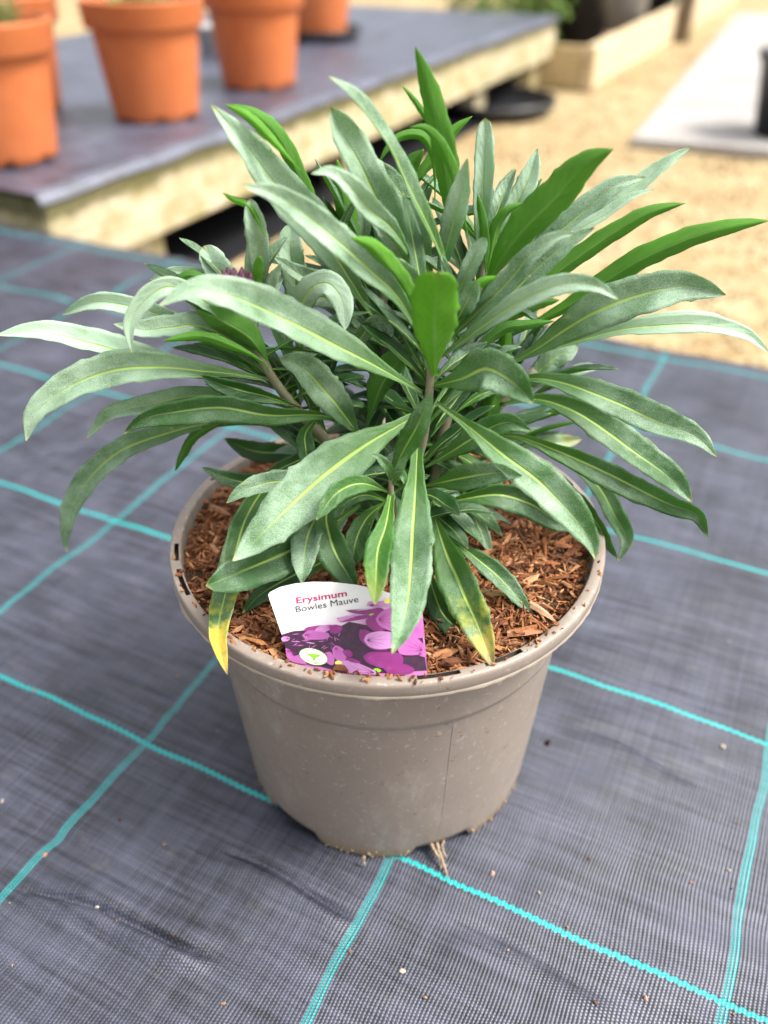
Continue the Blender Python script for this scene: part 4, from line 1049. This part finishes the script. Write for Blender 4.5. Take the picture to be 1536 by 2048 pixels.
specs = [(22, 338, 'orange terracotta pot at the near end of the bench', 'near-end'), (318, 249, 'orange terracotta pot second along from the near end of the bench', 'second'),
         (520, 184, 'orange terracotta pot third along from the near end of the bench', 'third'), (640, 84, 'orange terracotta pot standing on a black saucer at the back of the bench', 'saucer'),
         (45, 236, 'orange terracotta pot standing close behind the pot at the near end', 'hind')]
for i, (x, y, lab, nm) in enumerate(specs):
    p = ctr(x, y)
    if nm == 'saucer': p.z += .014
    o = tp if i == 0 else copy_tree(tp)
    o.location = p; o.rotation_euler = (0, 0, i*.7+.2); o.scale = (PS,)*3
    tag(o, lab, 'plant pot', 'terracotta pots on the bench')
    nm2 = {'near-end': 'in the nearest bench end pot', 'second': 'in the second terracotta pot', 'third': 'in the third terracotta pot', 'saucer': 'in the terracotta pot on the black saucer', 'hind': 'in the pot behind the bench end pot'}[nm]
    soil2(p, 'brown potting compost '+nm2)
    tuft(p, 'small dry olive green plant growing '+nm2, 260, .05 if nm != 'near-end' else .07, .055, 30+i)
sp_ = ctr(640, 84); tag(link('saucer', lathe('saucer', [(.0005, .002), (.11, .002), (.125, .012), (.135, .03), (.138, .03), (.128, .010), (.113, -.001), (.0005, -.001)], 72), M_black, None, sp_-Vector((0, 0, .001))), 'black plastic saucer under a terracotta pot', 'saucer')
gp = ctr(432, 118, .05); tag(link('grey_pot', lathe('grey_pot', [(.0005, .0), (.04, .0), (.045, .06), (.055, .075), (.054, .08), (.05, .078), (.04, .01), (.0005, .01)], 48), M_greyp, None, gp), 'small grey plastic pot between two terracotta pots', 'plant pot')

# black saucer lying under the bench end
q = atz(985, 225, GZ)
tag(link('black_tray', lathe('black_tray', [(.0005, .004), (.19, .004), (.21, .02), (.215, .045), (.22, .045), (.215, .018), (.195, -.001), (.0005, -.001)], 72), M_black, None, (q.x, q.y, GZ+.008)), 'round black plastic tray on gravel beneath the bench end', 'tray')

# ------------------------------------------------------------------ far raised bed, post, pots, hedge plants
rbed = empty('raised_bed', uvw(-1.2, 4.9, GZ), TH); tag(rbed, 'timber raised bed with mossy boards beside the paved path', 'raised bed')
def rpart(name, u0, u1, v0, v1, z0, z1, m): return link(name, box_mesh(name, u0+1.2, u1+1.2, v0-4.9, v1-4.9, z0-GZ, z1-GZ, .006), m, rbed)
M_side = mk_wood('path_side_board', (.62, .50, .33), (.52, .40, .24), (.40, .32, .14), .3)
rpart('front_board', -1.8, -.812, 3.30, 3.34, GZ+.001, -.045, M_wood2)
rpart('side_board', -.81, -.765, 3.298, 7.0, GZ+.001, -.04, M_side)
rpart('side_board', -1.845, -1.80, 3.298, 7.0, GZ+.001, -.04, M_wood2)
rpart('filling', -1.799, -.811, 3.342, 6.98, GZ+.001, -.09, M_comp2)
post = tag(link('timber_post', box_mesh('timber_post', -.76, -.69, 4.82, 4.89, GZ, .55, .006), M_post, rz=TH), 'dark timber post standing against the raised bed side board', 'post')
bpz = -.088
def bpot(u, v, sc, m, lab):
    o = link('nursery_pot', lathe('nursery_pot', [(.0005, .0), (.08, .0), (.10, .19), (.108, .192), (.11, .215), (.104, .215), (.098, .19), (.078, .02), (.0005, .02)], 48), m, None, uvw(u, v, bpz)); o.scale = (sc,)*3
    tag(o, lab, 'plant pot', 'pots in the raised bed')
bpot(-.96, 3.72, 1.3, M_black, 'black nursery pot in the raised bed beside leafy shrub')
bpot(-.93, 4.28, 1.4, M_greyp, 'grey nursery pot in the raised bed behind the black pot')
bpot(-.94, 4.95, 1.4, M_black, 'black nursery pot far back in the raised bed')
def mk_bleaf():
    N = NT('shrub_leaf'); co = N.coord('Object')
    return N.done(N.bsdf(N.mix(N.noise(co, 20, 3), (.09, .18, .03), (.22, .34, .06)), .5, .4))
M_shr = mk_bleaf()
def shrub(u, v, h, r, nl, seed, lab):
    rg = np.random.default_rng(seed); root = empty('leafy_shrub', uvw(u, v, -.092)); tag(root, lab, 'shrub', 'shrubs in the raised bed')
    V, F = [], []
    for i in range(nl):
        d = rg.normal(size=3); d /= np.linalg.norm(d); c = d*r*rg.random()**.4+np.array([0, 0, h*.55]); c[2] = max(c[2], .03)
        R = rotm(rg)*.022*rg.uniform(.6, 1.3); k0 = len(V)
        V += [c+R@np.array(t) for t in ((-1, 0, 0), (0, .4, .1), (1, 0, 0), (0, -.4, .1))]; F.append((k0, k0+1, k0+2, k0+3))
    link('crown', mesh('crown', V, F, False), M_shr, root)
    link('trunk', tube_mesh('trunk', np.array([(0, 0, 0), (.01, 0, h*.3), (0, .01, h*.7)]), [.012, .009, .004], 7), M_stem, root)
shrub(-1.10, 3.58, .30, .16, 900, 5, 'bright green shrub at the near corner of the raised bed')
shrub(-.98, 5.50, .34, .22, 900, 6, 'yellow green shrub at the far end of the raised bed')
shrub(-1.45, 3.9, .40, .22, 900, 8, 'green shrub in the middle of the raised bed')
# black tub at the path edge
q = uvw(.005, 2.72, -.169)
tag(link('black_tub', lathe('black_tub', [(.0005, .0), (.10, .0), (.125, .20), (.135, .202), (.137, .225), (.13, .225), (.12, .20), (.098, .02), (.0005, .02)], 60), M_black, None, q), 'black plastic tub standing on the paving slabs', 'tub')

# ------------------------------------------------------------------ crumbs on the mat
ms, cs = [], []
for i in range(45):
    x, y = rng.uniform(0, 1536), rng.uniform(1250, 2048); p = atz(x, y, 0)
    if math.hypot(p.x, p.y) < .095: continue
    s = rng.uniform(.0004, .0011); A = np.eye(4); A[:3, :3] = rotm(rng)@np.diag([s*1.6, s, s*.6]); u_, v_ = p.dot(DU), p.dot(DV)
    A[:3, 3] = (p.x, p.y, mat_z(u_, v_)+.0006); ms.append(A); cs.append([(.35, .20, .12), (.42, .36, .30), (.10, .05, .03), (.40, .24, .16)][rng.integers(4)])
for (x, y, s, c) in [(1095, 1488, .0022, (.05, .025, .02)), (1077, 1790, .0010, (.5, .42, .35)), (805, 1942, .0013, (.5, .40, .32)), (985, 1750, .0012, (.5, .33, .25)), (1290, 2000, .0012, (.5, .3, .22)), (850, 1995, .0012, (.4, .24, .16)), (1445, 1495, .0014, (.6, .5, .4)), (90, 1710, .0012, (.45, .25, .15))]:
    p = atz(x, y, 0); A = np.eye(4); A[:3, :3] = rotm(rng)@np.diag([s*1.5, s, s*.7]); A[:3, 3] = (p.x, p.y, mat_z(p.dot(DU), p.dot(DV))+s*.5); ms.append(A); cs.append(c)
tag(link('crumbs', scatter('crumbs', ICOV, ICOF, ms, cs, mk_vcol('crumb'))), 'tiny crumbs of bark and grit scattered over the woven mat', 'crumbs', kind='stuff')
ms, cs = [], []
for i in range(60):
    a = rng.uniform(-2.9, -.2); r = rng.uniform(.1048, .1088); s = rng.uniform(.0004, .0011)
    A = np.eye(4); A[:3, :3] = rotm(rng)@np.diag([s*1.8, s, s*.6]); A[:3, 3] = (r*math.cos(a), r*math.sin(a), .1668); ms.append(A); cs.append(barkpal[rng.integers(len(barkpal))])
for (x, y) in [(655, 1352), (733, 1357)]:
    p = atz(x, y, .1668)
    for q_ in range(5):
        s = rng.uniform(.0007, .0013); A = np.eye(4); A[:3, :3] = rotm(rng)@np.diag([s*1.6, s, s*.7]); A[:3, 3] = (p.x+rng.normal(0, .0008), p.y+rng.normal(0, .0008), .1672); ms.append(A); cs.append(barkpal[rng.integers(len(barkpal))])
tag(link('bark_crumbs', scatter('bark_crumbs', ICOV, ICOF, ms, cs, M_bark)), 'bark crumbs spilled on the rim of the taupe pot', 'crumbs', kind='stuff')
